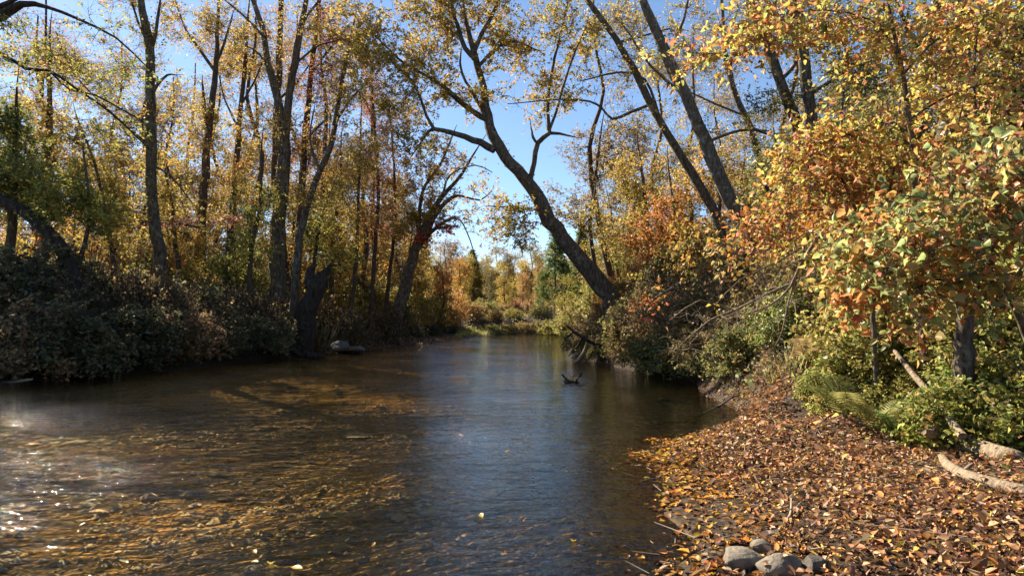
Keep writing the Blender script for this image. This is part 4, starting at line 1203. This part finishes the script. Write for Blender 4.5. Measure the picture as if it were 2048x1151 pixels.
shrub("dogwood_shrub", "shrub with large pale green and pinkish red leaves at the right edge",
      [[(2062, 700, 16, .6), (2020, 600, 14, .4), (1965, 500, 12, .2), (1930, 430, 10), (1900, 370, 7)],
       [(1968, 510, 8), (1880, 480, 6), (1790, 470, 4), (1700, 520, 2.5)],
       [(1985, 580, 8), (1900, 560, 6), (1800, 560, 4), (1690, 590, 2.5)],
       [(1945, 460, 7), (2000, 400, 5), (2060, 330, 3)],
       [(1990, 600, 7), (2040, 540, 5), (2080, 480, 3)],
       [(1930, 430, 6), (1860, 400, 4), (1800, 390, 2.5)]], 5.3,
      [(1680, 530, 45, 40, 7), (1720, 590, 60, 40, 9), (1760, 470, 60, 50, 13), (1810, 540, 70, 50, 15), (1860, 430, 60, 50, 14), (1880, 500, 70, 50, 16), (1930, 380, 70, 50, 16), (1960, 450, 60, 60, 16),
       (2010, 360, 60, 60, 16), (2020, 480, 60, 60, 14), (1900, 590, 60, 40, 10), (1990, 590, 60, 40, 9), (1780, 640, 50, 30, 4), (2030, 270, 40, 50, 8)],
      DOGW, 303, .073, 8, 3.1, 300, tw=.28, wid=.72)

# crooked dark stem behind the big leaves
P, R = to_ground(*ppath([(1930, 560, 30), (1936, 515, 27), (1948, 475, 26), (1964, 430, 24), (1966, 385, 22), (1958, 330, 18)], 7.2))
g = Rig(P[0], 61); g.path("trunk", P, R, .12, 10, .5, .14)
g.attract(blob(1960, 300, 7.2, 70, 60, 10, g.r), step=.25, tip_r=.004); g.twigs(5, .35, 2, .09, OLIVE, twig_r=.002)
g.finish("crooked_sapling", "short crooked black stem seen through the big leaves at the right edge", "sapling", fine=True)

# bare dead boughs hanging over the cut bank
def dead_bough(label, main, d, sub, seed, pale=True):
    P, R = ppath(main, d)
    g = Rig(P[0], seed)
    g.path("bough", P, R, .25, 6, .1, .05)
    for s in sub:
        g.path("side_branch", *ppath(s, d), .25, 5, .1, .05)
    g.attract(np.concatenate([blob(p[0], p[1], d, 46, 40, 5, g.r, dr=.5) for p in main[1:]]), step=.3, tip_r=.0035)
    g.twigs(5, .45, 0, .05, TAN, twig_r=.0024)
    return g.finish("dead_branch", label, "branch", "dead boughs hanging over the cut bank", bark='deadwood', twig='twigpale')
dead_bough("longest bare pale branch slanting down left from the orange shrub to the water", [(1690, 420, 8), (1640, 470, 8), (1600, 530, 7), (1580, 575, 5), (1540, 610, 4), (1490, 628, 2.5)], 9.2,
           [[(1600, 530, 5), (1578, 600, 4), (1565, 660, 3), (1552, 690, 2)], [(1640, 470, 5), (1560, 520, 4), (1480, 560, 2.5), (1430, 610, 2)], [(1610, 515, 4), (1540, 545, 3), (1470, 545, 2)]], 62)
dead_bough("bare pale branch with fine twigs arching over the dark cut bank", [(1600, 560, 6), (1530, 590, 6), (1470, 620, 5), (1420, 640, 4), (1360, 690, 2)], 11.5,
           [[(1520, 595, 4), (1510, 640, 3), (1520, 690, 2)], [(1470, 620, 4), (1400, 600, 3), (1340, 640, 2)]], 63)
dead_bough("curved bare limb lying low against the dark cut bank", [(1585, 690, 9), (1540, 705, 10), (1500, 710, 11), (1455, 716, 8), (1410, 705, 5), (1385, 698, 3)], 12.6, [], 64)
dead_bough("thin bare twiggy branch above the exposed roots", [(1400, 560, 5), (1360, 600, 5), (1330, 650, 4), (1310, 690, 2.5)], 18, [[(1360, 600, 4), (1300, 610, 3), (1270, 640, 2)]], 65)
dead_bough("bare pale branch rising through the leaves left of the pale grey trunk", [(1960, 330, 6), (1955, 250, 5), (1950, 160, 4), (1945, 90, 3)], 8.5, [[(1955, 240, 3), (1900, 205, 2.5), (1840, 200, 2)]], 66)

# red sprays
def spray(label, pts, d, cl, pal, seed, leaf_len, leaves=4):
    P, R = ppath(pts, d)
    g = Rig(P[0], seed); g.path("stem", P, R, .3, 5, .1, .04)
    g.attract(np.concatenate([blob(c[0], c[1], d, c[2], c[3], c[4], g.r) for c in cl]), step=.3, tip_r=.004)
    g.twigs(5, .4, leaves, leaf_len, pal, twig_r=.003)
    g.finish("leafy_spray", label, "branch", fine=True)
spray("scarlet leaf spray on the split leaning tree", [(835, 500, 6), (850, 470, 5), (880, 455, 4), (905, 452, 3)], 35.7, [(845, 478, 24, 10, 14), (885, 455, 30, 9, 18)], RED, 67, .12, 6)
spray("small orange-red leaf spray hanging above the exposed roots", [(1345, 575, 5), (1320, 590, 4), (1300, 605, 3), (1282, 640, 2)], 14, [(1310, 600, 22, 12, 7), (1288, 632, 14, 16, 6)], RED + ORANGE, 68, .10, 3)
spray("dark red leaf spray across the vine-clad trunk", [(400, 455, 5), (360, 448, 4), (320, 446, 3)], 23, [(350, 448, 60, 8, 14), (440, 440, 40, 10, 8)], [(3, (.22, .06, .05)), (1, (.3, .12, .06))], 69, .09, 5)

# ------------------------------------------------------------------ ferns
def fern(label, px, d, h, n, pal, seed, z=0.0):
    x, y = at_ground(px, d); r = np.random.default_rng(seed)
    o = root("fern", (x, y, float(H(x, y)) + z), label, "fern", "ferns on the right bank slope")
    for f in range(n):
        a = r.uniform(0, 6.28); out = r.uniform(.5, .9) * h; t = np.linspace(0, 1, 24)
        # a frond arches up and out, then droops
        c = np.stack([np.cos(a) * out * t, np.sin(a) * out * t, h * r.uniform(.75, 1.1) * (1.7 * t - 1.05 * t * t)], 1)
        dirs = unit(np.gradient(c, axis=0)); sd = np.array([-math.sin(a), math.cos(a), 0])
        Vs, Fs, Cs = [], [], []
        C = pick(pal, 1, r)[0]
        w = .30 * h * np.sin(np.clip(t * 1.02 + .02, 0, 1) ** .6 * math.pi) ** .8
        P_, D_, N_, L_ = [], [], [], []
        for i in range(3, 24):
            for k in (-1, 1):
                P_.append(c[i]); D_.append(unit(sd * k + dirs[i] * .35 - np.array([0, 0, .18]))); N_.append(unit(np.cross(D_[-1], dirs[i])) * k); L_.append(max(.02, w[i]))
        L_ = np.array(L_)
        V, Fc, Cc = leaf_geom(np.array(P_), np.array(D_), np.array(N_), L_, np.full(len(L_), .012 * h) + L_ * .055, np.tile(C, (len(L_), 1)) * r.uniform(.8, 1.2, (len(L_), 1)))
        V2, F2 = segs_geom(c[:-1], c[1:], np.full(23, .004), np.full(23, .003), 4)
        me = np_mesh("frond", np.vstack([V, V2]), np.vstack([Fc, F2 + len(V)]), np.vstack([Cc, np.tile(C * .7, (len(V2), 1))]))
        link("frond", me, M['leaf'], o)
FERNP = [(3, (.30, .27, .06)), (2, (.22, .25, .06)), (1, (.38, .28, .07))]
fern("tall yellowing fern left of the leaning pole", 1690, 7.9, .72, 8, FERNP, 71)
fern("yellow-green fern just left of the leaning pole's upper end", 1748, 7.5, .55, 8, FERNP, 72)
fern("green fern right beside the leaning pole", 1790, 7.3, .5, 7, [(1, (.16, .22, .05))], 73)
fern("small yellow fern lowest on the slope above the leaf litter", 1655, 8.6, .45, 7, FERNP, 74)
fern("tan dying fern high on the slope under the dead branches", 1610, 9.8, .6, 7, [(1, (.36, .24, .09))], 75)
fern("green fern at the right edge above the fallen log", 1985, 6.6, .45, 7, [(1, (.17, .22, .05))], 76)

# ------------------------------------------------------------------ dead wood on the shore
def lying(name, label, pts, cat, bark, group=None, seed=1, sides=10, rough=.12, subs=()):
    """pts: (px, py, width px, height of the axis over the ground as a share of radius)."""
    def conv(pp):
        P, R = [], []
        for px, py, w, lift in pp:
            d = 6.0
            for _ in range(12):
                p = at(px, py, d); rad = w * .5 * d / F
                want = max(float(H(p[0], p[1])), -.02) + rad * lift
                d = d * (CAMZ - want) / max(1e-3, CAMZ - p[2]) if p[2] < CAMZ - .05 else d
            P.append(at(px, py, d)); R.append(w * .5 * d / F)
        return np.array(P), np.array(R)
    P, R = conv(pts)
    o = root(name, P[0], label, cat, group)
    p_, r_ = spline(P, R, .08)
    link("stem" if subs else "shaft", loft("shaft", p_ - P[0], r_, sides, rough, seed), M[bark], o)
    for s in subs:
        p2, r2_ = conv(s); p2, r2_ = spline(p2, r2_, .08)
        link("side_branch", loft("side_branch", p2 - P[0], r2_, 6, rough, seed + 1), M[bark], o)
    return o
lying("fallen_log", "weathered pale log lying on the leaf litter at the right edge", [(1846, 862, 12, .9), (1880, 874, 28, .8), (1930, 892, 38, .75), (1985, 906, 34, .8), (2030, 912, 24, 1), (2062, 918, 10, 1)], "log", 'deadwood', seed=3, sides=14, rough=.16,
      subs=[[(1935, 885, 12, 2), (1958, 876, 8, 4), (1972, 872, 4, 6)], [(1880, 872, 12, 2), (1872, 858, 8, 4), (1868, 850, 5, 6)], [(1990, 905, 10, 2), (2004, 922, 6, 1)]])
lying("fallen_branch", "pale curved branch lying in the leaves in front of the fallen log", [(1884, 912, 14, 1), (1896, 930, 20, .9), (1925, 948, 22, .9), (1975, 964, 24, .9), (2060, 985, 24, .9)], "branch", 'deadwood', seed=4, sides=14, rough=.16, subs=[[(1925, 945, 10, 2), (1938, 932, 7, 4), (1946, 926, 4, 5)], [(1985, 966, 9, 1.5), (2000, 985, 5, 1)]])
# pole leaning on the bank
a = at(1925, 872, 6.55); b = at(1788, 700, 8.3)
P, R = spline(np.array([a, a + (b - a) * .35 + [0, 0, .02], a + (b - a) * .7, b]), np.array([.042, .038, .033, .024]), .1)
o = root("leaning_pole", a, "straight grey-brown dead pole leaning up the bank among the ferns", "pole")
link("shaft", loft("shaft", P - a, R, 10, .07, 9), M['deadwood'], o)

for px, py, pts, lab in [
    (1590, 1050, [(1560, 1052, 5, 1), (1580, 1030, 5, 4), (1583, 992, 3, 12)], "forked twig standing up from the litter above the stones"),
    (1480, 815, [(1405, 828, 4, 1), (1440, 810, 5, 2), (1462, 795, 4, 3), (1478, 790, 2, 5)], "thin bare twig over the water's edge where litter meets the pool"),
    (40, 770, [(0, 765, 6, 1), (30, 763, 7, 1), (64, 758, 4, 1)], "pale stick at the waterline at the left edge"),
    (1300, 965, [(1270, 968, 4, 1), (1300, 958, 6, 1), (1340, 960, 3, 1)], "dark stick lying in the shallows by the litter"),
    (1720, 1045, [(1690, 1060, 3, 1), (1693, 1030, 3, 3), (1690, 1005, 2, 7)], "small upright twig in the middle of the litter"),
]:
    lying("twig", lab, pts, "twig", 'twigpale' if 'pale' in lab or 'forked' in lab else 'rot', "loose twigs on the shore and in the water", seed=px, sides=6, rough=.06,
          subs=[[(1580, 1030, 4, 4), (1600, 1005, 3, 6), (1612, 998, 2, 7)]] if 'forked' in lab else [])

# snag and exposed roots below the big leaning tree
d0 = 22.5
P, R = ppath([(1262, 722, 12), (1225, 700, 11), (1190, 688, 9), (1160, 672, 7), (1138, 655, 4), (1128, 645, 1.5)], d0)
g = Rig(P[0], 81); g.path("stem", P, R, .2, 8, .2, .12)
for s in ([(1165, 676, 5), (1155, 692, 4), (1146, 700, 3), (1138, 712, 1.5)], [(1190, 690, 5), (1184, 704, 4), (1172, 722, 1.5)], [(1150, 662, 4), (1135, 672, 3), (1124, 690, 2)]):
    g.path("side_branch", *ppath(s, d0), .2, 6, .3, .1)
g.attract(blob(1165, 695, d0, 45, 24, 26, g.r), step=.25, tip_r=.005); g.twigs(4, .4, 0, .05, TAN)
g.finish("snag", "dark forked snag reaching over the water from the right bank", "snag", bark='rot')
for q, (pts, lab) in enumerate([
    ([(1175, 690, 9), (1168, 705, 8), (1158, 718, 8), (1148, 726, 4)], "pale bare root leaning into the water under the snag"),
    ([(1210, 700, 7), (1215, 715, 6), (1235, 728, 6), (1262, 733, 4)], "pale root lying along the waterline right of the snag"),
    ([(1190, 702, 5), (1195, 718, 5), (1186, 732, 3)], "thin pale root hanging from the cut bank beside the snag"),
]):
    P, R = ppath(pts, 22.2)
    o = root("bare_root", P[0], lab, "root", "pale roots at the foot of the big leaning tree")
    p_, r_ = spline(P, R, .1); link("shaft", loft("shaft", p_ - P[0], r_, 7, .1, q), M['deadwood'], o)

# driftwood pile in the water
c = at(1150, 765, 17.5); c[2] = 0
g = Rig(c, 82)
for pts in ([(1128, 762, 6), (1150, 766, 9), (1172, 768, 5)], [(1140, 772, 5), (1155, 758, 6), (1165, 744, 3)], [(1124, 748, 3), (1136, 760, 5), (1160, 770, 4)], [(1150, 768, 4), (1160, 750, 4), (1158, 742, 2)]):
    P, R = ppath(pts, 15.6); g.path("stick", P, R, .1, 6, .1, .1)
g.attract(blob(1150, 760, 15.6, 24, 8, 12, g.r), step=.15, tip_r=.004); g.twigs(4, .15, 1.5, .06, TAN)
g.finish("driftwood_pile", "small dark heap of driftwood and leaves standing in the shallows", "driftwood", bark='rot')

# ------------------------------------------------------------------ stones
def stone(label, px, py, wpx, hpx, seed, mat='rock', d=None, depth=1.0, lift=.25, group="stones at the water's edge", yaw=0, cuts=9):
    import bmesh
    p = at(px, py, 5.0)
    dd = 5.0
    for _ in range(10):
        p = at(px, py, dd); want = max(float(H(p[0], p[1])), -.03)
        dd = dd * (CAMZ - want) / (CAMZ - p[2])
    p = at(px, py, dd)
    bm = bmesh.new(); bmesh.ops.create_icosphere(bm, subdivisions=4, radius=1)
    r = np.random.default_rng(seed)
    pl = [(Vector(unit(r.normal(size=3) + [0, 0, .15])), r.uniform(.55, .85)) for _ in range(cuts)]
    w, h = wpx * .5 * dd / F, hpx * dd / F
    for v in bm.verts:
        c = v.co.copy()
        for n_, t in pl:
            k = c.dot(n_) - t
            if k > 0: c -= n_ * k * .985
        c += v.co * .05 * mnoise.noise(v.co * 2.2 + Vector((seed, 0, 0))) + v.co * .02 * mnoise.noise(v.co * 7)
        v.co = c
    mx = max(abs(v.co.x) for v in bm.verts); mz = max(v.co.z for v in bm.verts) - min(v.co.z for v in bm.verts)
    for v in bm.verts:
        v.co = Vector((v.co.x / mx * w, v.co.y / mx * w * depth, v.co.z / mz * h * 1.35))
    me = bpy.data.meshes.new("stone"); bm.to_mesh(me); bm.free()
    me.polygons.foreach_set("use_smooth", np.ones(len(me.polygons), bool))
    o = link("stone", me, M[mat], None, (p[0], p[1], p[2] + h * lift))
    o.rotation_euler.z = yaw
    o["label"] = label; o["category"] = "stone"; o["group"] = group
    return o
stone("pale wedge-shaped stone, left of the pair at the bottom of the photo", 1480, 1132, 92, 48, 5, yaw=.4, lift=0)
stone("pale blocky stone, right and larger of the pair at the bottom of the photo", 1562, 1150, 94, 68, 12, yaw=.2, lift=.0)
stone("small pale stone tucked behind the two larger bottom stones", 1522, 1100, 48, 30, 8, lift=-.02)
stone("grey boulder on the left shore right of the broken stump", 682, 694, 38, 15, 15, mat='rockdark', yaw=.5)
stone("flat pale slab in front of the grey boulder on the left shore", 700, 699, 60, 8, 16, mat='rockdark')
stone("small stone on the leafy bar left of the bend", 800, 690, 14, 7, 17, mat='rockdark')
stone("small dark stone at the tip of the left bar", 932, 676, 16, 6, 18, mat='rockdark')
stone("half-sunk stone at the bottom of the photo right of the pair", 1625, 1142, 60, 34, 19, mat='rockdark')
stone("brown pebble beside the wedge-shaped stone", 1418, 1128, 30, 16, 23, mat='rockdark')
stone("small tan stone in the litter above the bottom stones", 1545, 1072, 30, 16, 24)

# ================================================================== LEAF LITTER
DRY = [(4, (.34, .17, .08)), (3, (.22, .105, .05)), (2, (.48, .30, .165)), (2, (.12, .06, .03)), (3, (.46, .19, .05)), (1, (.5, .33, .07)), (1, (.45, .30, .17)), (1, (.07, .04, .025))]
WETD = [(3, (.16, .08, .04)), (2, (.09, .05, .028)), (2, (.28, .13, .05)), (1, (.4, .2, .05))]
WETL = [(4, (.50, .21, .035)), (3, (.22, .085, .02)), (2, (.42, .22, .03)), (2, (.13, .06, .02)), (1, (.48, .30, .03))]
def litter_points(n, xr, yr, r, dens=None):
    x = r.uniform(*xr, n); y = r.uniform(*yr, n)
    return x, y
def litter(n, xr, yr, r, smin, smax, side, ln, pal, zlift, tilt, water=False, cond=None):
    x = r.uniform(*xr, n); y = r.uniform(*yr, n)
    sl, sr = side_s(x, y); s = beach_s(sr, y) if side > 0 else sl
    k = (s > smin) & (s < smax)
    if cond is not None: k &= cond(x, y, s)
    px, py, dp = pix(np.stack([x, y, H(x, y)], 1))
    k &= (px > -120) & (px < 2170) & (py < 1260) & (dp > .4)
    x, y = x[k], y[k]; n = len(x)
    z = H(x, y) + r.exponential(zlift, n) + .004
    a = r.uniform(0, 6.28, n)
    D = unit(np.stack([np.cos(a), np.sin(a), r.normal(size=n) * tilt], 1))
    Nn = unit(np.cross(D, np.cross(np.array([0, 0, 1.]) + r.normal(size=(n, 3)) * tilt, D)))
    L = ln * r.uniform(.55, 1.35, n)
    return np.stack([x, y, z], 1), D, Nn, L, L * r.uniform(.35, .85, n), pick(pal, n, r, .3)

r3 = np.random.default_rng(5)
def cat_(*ps): return [np.concatenate(q) for q in zip(*ps)]
beach_dens = lambda x, y, s: (s > .35) | (r3.uniform(size=len(x)) < np.clip((s + 1.0) / 1.2, 0, .55))
drift = lambda x, y, s: r3.uniform(size=len(x)) < np.clip(.5 + .6 * sines(x, y, 2.6, 51) + .3 * (s - .5), .07, 1)
near = cat_(litter(48000, (.4, 7), (2.6, 7.0), r3, .45, 6, 1, .052, DRY, .02, .55, cond=drift),
            litter(13000, (.4, 7), (2.6, 9.0), r3, -.2, 1.2, 1, .062, WETD, .01, .4, cond=drift),
            litter(7000, (2.2, 5.5), (8.6, 14), r3, -.05, .8, 1, .065, WETD + DRY, .012, .45),
            litter(14000, (.4, 7), (2.6, 9.0), r3, .1, 6, 1, .03, DRY, .008, .5),
            litter(22000, (.8, 7), (7.0, 12), r3, .1, 2.9, 1, .06, DRY, .016, .5, cond=drift))
wet = litter(34000, (-.6, 5), (2.6, 11.5), r3, -1.7, .7, 1, .07, WETL, .004, .12, cond=lambda x, y, s: r3.uniform(size=len(x)) < np.clip((s + 1.75) / 1.4, 0, 1) ** 1.3 * np.clip(.6 + .6 * sines(x, y, 1.9, 61), .1, 1))
allL = cat_(near, wet)
P, D, Nn, L, W, C = allL
lit = bpy.data.objects.new("leaf_litter", None)
org = np.array([2.5, 6.0, .2])
px, py, dp = pix(P)
show = L / dp * ((px > 5) & (px < 2043) & (py > 0) & (py < 1148)) * (P[:, 2] > .02)
idx = np.argsort(-show)[:300]
keep = np.ones(len(P), bool); keep[idx] = False
V, Fc, Cc = leaf_geom(P[keep] - org, D[keep], Nn[keep], L[keep], W[keep], C[keep], True)
lit = link("leaf_litter", np_mesh("leaf_litter", V, Fc, Cc), M['litter'], None, org, kind="stuff")
lit["label"] = "thick carpet of dry brown fallen leaves on the right shore"; lit["category"] = "leaf litter"
for i in idx:
    leaf_object("leaf", DRY_T[int(r3.integers(len(DRY_T)))], P[i], D[i], Nn[i], L[i], W[i] * 1.3, C[i], lit, org)

# broken twigs strewn through the litter
n = 420
x = r3.uniform(.8, 6, n); y = r3.uniform(2.9, 12, n); _, s = side_s(x, y); s = beach_s(s, y); k = (s > -.3) & (s < 3.2); x, y = x[k], y[k]; n = len(x)
a = r3.uniform(0, 6.28, n); ln = r3.exponential(.11, n) + .05
p0 = np.stack([x, y, H(x, y) + .02], 1); x1, y1 = x + np.cos(a) * ln, y + np.sin(a) * ln
p1 = np.stack([x1, y1, H(x1, y1) + .02 + np.abs(r3.normal(size=n)) * .03], 1)
V, Fc = segs_geom(p0, p1, r3.uniform(.002, .006, n), r3.uniform(.001, .003, n), 4)
o = link("litter_twigs", np_mesh("litter_twigs", V, Fc, smooth=True), M['twigpale'], None, None, kind="stuff")
o["label"] = "broken twigs strewn through the leaves of the right shore"; o["category"] = "twigs"

# leaves on the far bars and the forest floor
fl = cat_(litter(16000, (-11, -2), (25, 50), r3, -.1, 3.2, -1, .11, DRY, .02, .35),
          litter(9000, (-22, -4), (14, 40), r3, 2, 14, -1, .12, DRY, .03, .4),
          litter(14000, (3, 22), (6, 40), r3, .5, 16, 1, .11, DRY, .03, .4))
V, Fc, Cc = leaf_geom(*fl)
o = link("forest_floor_leaves", np_mesh("forest_floor_leaves", V, Fc, Cc), M['litter'], None, None, kind="stuff")
o["label"] = "brown fallen leaves on the forest floor and the far gravel bar"; o["category"] = "leaf litter"

# low green growth on the slopes
def cover(n, xr, yr, smin, smax, side, ln, pal, hgt, r, patch=1.2):
    x = r.uniform(*xr, n); y = r.uniform(*yr, n)
    sl, sr = side_s(x, y); s = sr if side > 0 else sl
    s = np.where((side > 0) & (y < 10), beach_s(s, y), s)
    k = (s > smin) & (s < smax) & (sines(x, y, patch, 31) + r.normal(size=n) * .35 > -.35)
    px, py, dp = pix(np.stack([x, y, H(x, y)], 1)); k &= (px > -100) & (px < 2150) & (dp > .5)
    x, y = x[k], y[k]; n = len(x)
    hh = hgt * (.6 + .5 * np.abs(sines(x, y, 2.1, 33)))
    z = H(x, y) + r.uniform(0, 1, n) ** .8 * hh
    D, Nn = leaf_frames(n, r, .2)
    L = ln * r.uniform(.6, 1.35, n)
    return np.stack([x, y, z], 1), D, Nn, L, L * .62, pick(pal, n, r)
gc = cat_(cover(60000, (3.2, 9), (4.0, 13), 2.45, 7, 1, .06, SLOPE, .34, r3, 2.0),
          cover(30000, (5, 20), (10, 32), .9, 14, 1, .08, SLOPE, .4, r3),
          cover(45000, (2.4, 9), (10.5, 30), .05, 2.6, 1, .085, DUSK + SLOPE, .5, r3, .7))
V, Fc, Cc = leaf_geom(*gc)
o = link("slope_undergrowth", np_mesh("slope_undergrowth", V, Fc, Cc), M['leaf'], None, None, kind="stuff")
o["label"] = "low green and tan undergrowth covering the right bank slope"; o["category"] = "undergrowth"
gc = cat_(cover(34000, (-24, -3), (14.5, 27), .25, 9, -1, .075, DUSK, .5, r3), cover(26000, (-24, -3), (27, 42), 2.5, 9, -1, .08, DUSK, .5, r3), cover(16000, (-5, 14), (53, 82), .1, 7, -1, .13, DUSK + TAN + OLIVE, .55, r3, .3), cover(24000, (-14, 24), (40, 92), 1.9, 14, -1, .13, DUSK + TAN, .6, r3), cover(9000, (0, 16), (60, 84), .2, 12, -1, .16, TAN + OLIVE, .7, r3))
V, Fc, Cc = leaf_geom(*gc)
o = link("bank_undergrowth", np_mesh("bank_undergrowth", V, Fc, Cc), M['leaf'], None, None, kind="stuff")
o["label"] = "dark low undergrowth covering the shaded left bank"; o["category"] = "undergrowth"

# grass blades: tufts on the right slope, a grassy point by the bend
n = 5200
x = r3.uniform(3.0, 6, n); y = r3.uniform(5.5, 11.5, n); _, sr = side_s(x, y); sr = beach_s(sr, y)
k = (sr > 2.1) & (sr < 3.6) & (sines(x, y, 3, 41) > -.1); k |= (y > 9.5) & (sr > .4) & (sr < 1.6) & (sines(x, y, 3, 41) > .1)
x, y = x[k], y[k]
n2 = 4500; x2 = r3.uniform(-4.2, 0, n2); y2 = r3.uniform(48, 62, n2); sl2, _ = side_s(x2, y2); k2 = (sl2 > .25) & (sl2 < 3.2); x2, y2 = x2[k2], y2[k2]
def blades(x, y, hgt, w, pal):
    n = len(x); D = unit(rand_unit(n, r3) * [.6, .6, .1] + [0, 0, 1]); Nn = unit(np.cross(D, rand_unit(n, r3)))
    L = hgt * r3.uniform(.5, 1.3, n)
    return np.stack([x, y, H(x, y) - .01], 1), D, Nn, L, np.full(n, w), pick(pal, n, r3)
x3 = r3.uniform(-16, -7, 16000); y3 = r3.uniform(15, 32, 16000); sl3, _ = side_s(x3, y3); k3 = (sl3 > .3) & (sl3 < 4) & (sines(x3, y3, 1.7, 43) > .15); x3, y3 = x3[k3], y3[k3]
V, Fc, Cc = leaf_geom(*cat_(blades(x3, y3, 1.15, .016, [(2, (.26, .20, .09)), (1, (.16, .15, .05)), (1, (.34, .26, .13))]), blades(x, y, .22, .010, [(1, (.24, .22, .06)), (1, (.34, .26, .1)), (1, (.14, .17, .04))]), blades(x2, y2, .3, .05, [(1, (.26, .28, .05)), (1, (.34, .28, .07))])), True)
o = link("grass", np_mesh("grass", V, Fc, Cc), M['leaf'], None, None, kind="stuff")
o["label"] = "yellowing grass tufts at the foot of the slope and on the far grassy point"; o["category"] = "grass"

# leaves drifting on the water
specs = [(957, 1032, .08, (.55, .38, .05), "yellow leaf floating alone in the middle of the foreground water"),
         (582, 1138, .11, (.55, .33, .04), "largest golden leaf floating at the bottom edge of the photo"),
         (541, 1131, .08, (.50, .36, .05), "yellow leaf floating just left of the largest golden leaf"),
         (516, 1127, .05, (.5, .42, .2), "small pale leaf floating left of the two golden leaves"),
         (256, 1128, .07, (.42, .32, .06), "narrow tan leaf floating near the bottom left"),
         (172, 1048, .05, (.5, .42, .25), "tiny pale leaf floating at the lower left"),
         (1048, 1040, .06, (.30, .10, .04), "dark red leaf floating right of the lone yellow leaf"),
         (1010, 905, .08, (.42, .28, .06), "tan leaf floating in the sky reflection"),
         (1145, 1085, .07, (.42, .26, .05), "amber leaf floating left of the leafy shore"),
         (505, 1105, .06, (.4, .24, .04), "amber leaf just under the surface above the two golden leaves"),
         (745, 1095, .06, (.34, .2, .05), "brown leaf floating left of the frame centre at the bottom")]
for q, (px, py, ln, c, lab) in enumerate(specs):
    d = 5.0
    p = at(px, py, d); d = d * CAMZ / (CAMZ - p[2]); p = at(px, py, d); p[2] = .012
    a = r3.uniform(0, 6.28)
    o = leaf_object("floating_leaf", LEAF_T[(0, 4, 1)[q % 3]], p, np.array([math.cos(a), math.sin(a), .02]), np.array([0, 0, 1.]), ln, ln * .9, c, None, np.zeros(3))
    o["label"] = lab; o["category"] = "leaf"; o["group"] = "leaves floating on the creek"

# gravel and cobbles of the river bed
def pebbles(n, xr, yr, size, r):
    x = r.uniform(*xr, n); y = r.uniform(*yr, n)
    z = H(x, y); k = (z < -.10) & (r.uniform(size=n) < np.clip(.6 + .5 * sines(x, y, 1.1, 71), .08, 1))
    px, py, dp = pix(np.stack([x, y, z], 1)); k &= (px > -60) & (px < 2100) & (py < 1200) & (dp > .5)
    x, y, z = x[k], y[k], z[k]; n = len(x)
    s = size * r.lognormal(0, .45, n)
    ico = np.array([(0, 0, .7), (.9, 0, .25), (.28, .86, .25), (-.73, .53, .25), (-.73, -.53, .25), (.28, -.86, .25), (0, 0, -.3)])
    a = r.uniform(0, 6.28, n); ca, sa = np.cos(a), np.sin(a)
    st = r.uniform(.6, 1.2, (n, 3)) * [1, 1, .7]
    v = ico[None] * st[:, None] * s[:, None, None] * (1 + r.normal(size=(n, 7, 1)) * .15)
    V = np.stack([v[..., 0] * ca[:, None] - v[..., 1] * sa[:, None] + x[:, None], v[..., 0] * sa[:, None] + v[..., 1] * ca[:, None] + y[:, None], v[..., 2] + z[:, None]], -1).reshape(-1, 3)
    tri = np.array([(0, 1, 2), (0, 2, 3), (0, 3, 4), (0, 4, 5), (0, 5, 1)])
    Fc = ((np.arange(n) * 7)[:, None, None] + tri[None]).reshape(-1, 3)
    C = pick([(3, (.30, .18, .055)), (3, (.40, .25, .08)), (2, (.16, .11, .055)), (1, (.36, .27, .15)), (1, (.20, .17, .13))], n, r, .3)
    return V, Fc, np.repeat(C, 7, 0)
V1, F1, C1 = pebbles(36000, (-9, 3.5), (2.8, 14), .03, r3)
V2, F2, C2 = pebbles(6000, (-14, 5), (3, 26), .065, r3)
o = link("river_gravel", np_mesh("river_gravel", np.vstack([V1, V2]), np.vstack([F1, F2 + len(V1)]), np.vstack([C1, C2]), smooth=True), None, None, None, kind="stuff")
mg, nt, out = new_mat("gravel")
at_ = N(nt, "Attribute"); at_.attribute_name = "col"
bs = N(nt, "BsdfPrincipled"); bs.inputs["Roughness"].default_value = .7
nt.links.new(at_.outputs["Color"], bs.inputs["Base Color"]); nt.links.new(bs.outputs[0], out.inputs[0])
o.data.materials.append(mg)
o["label"] = "brown and golden gravel on the bed of the clear creek"; o["category"] = "gravel"
tot = sum(len(m.polygons) for m in bpy.data.meshes)
print("faces", tot, "leaf faces", Rig.total, "objects", len(bpy.data.objects))
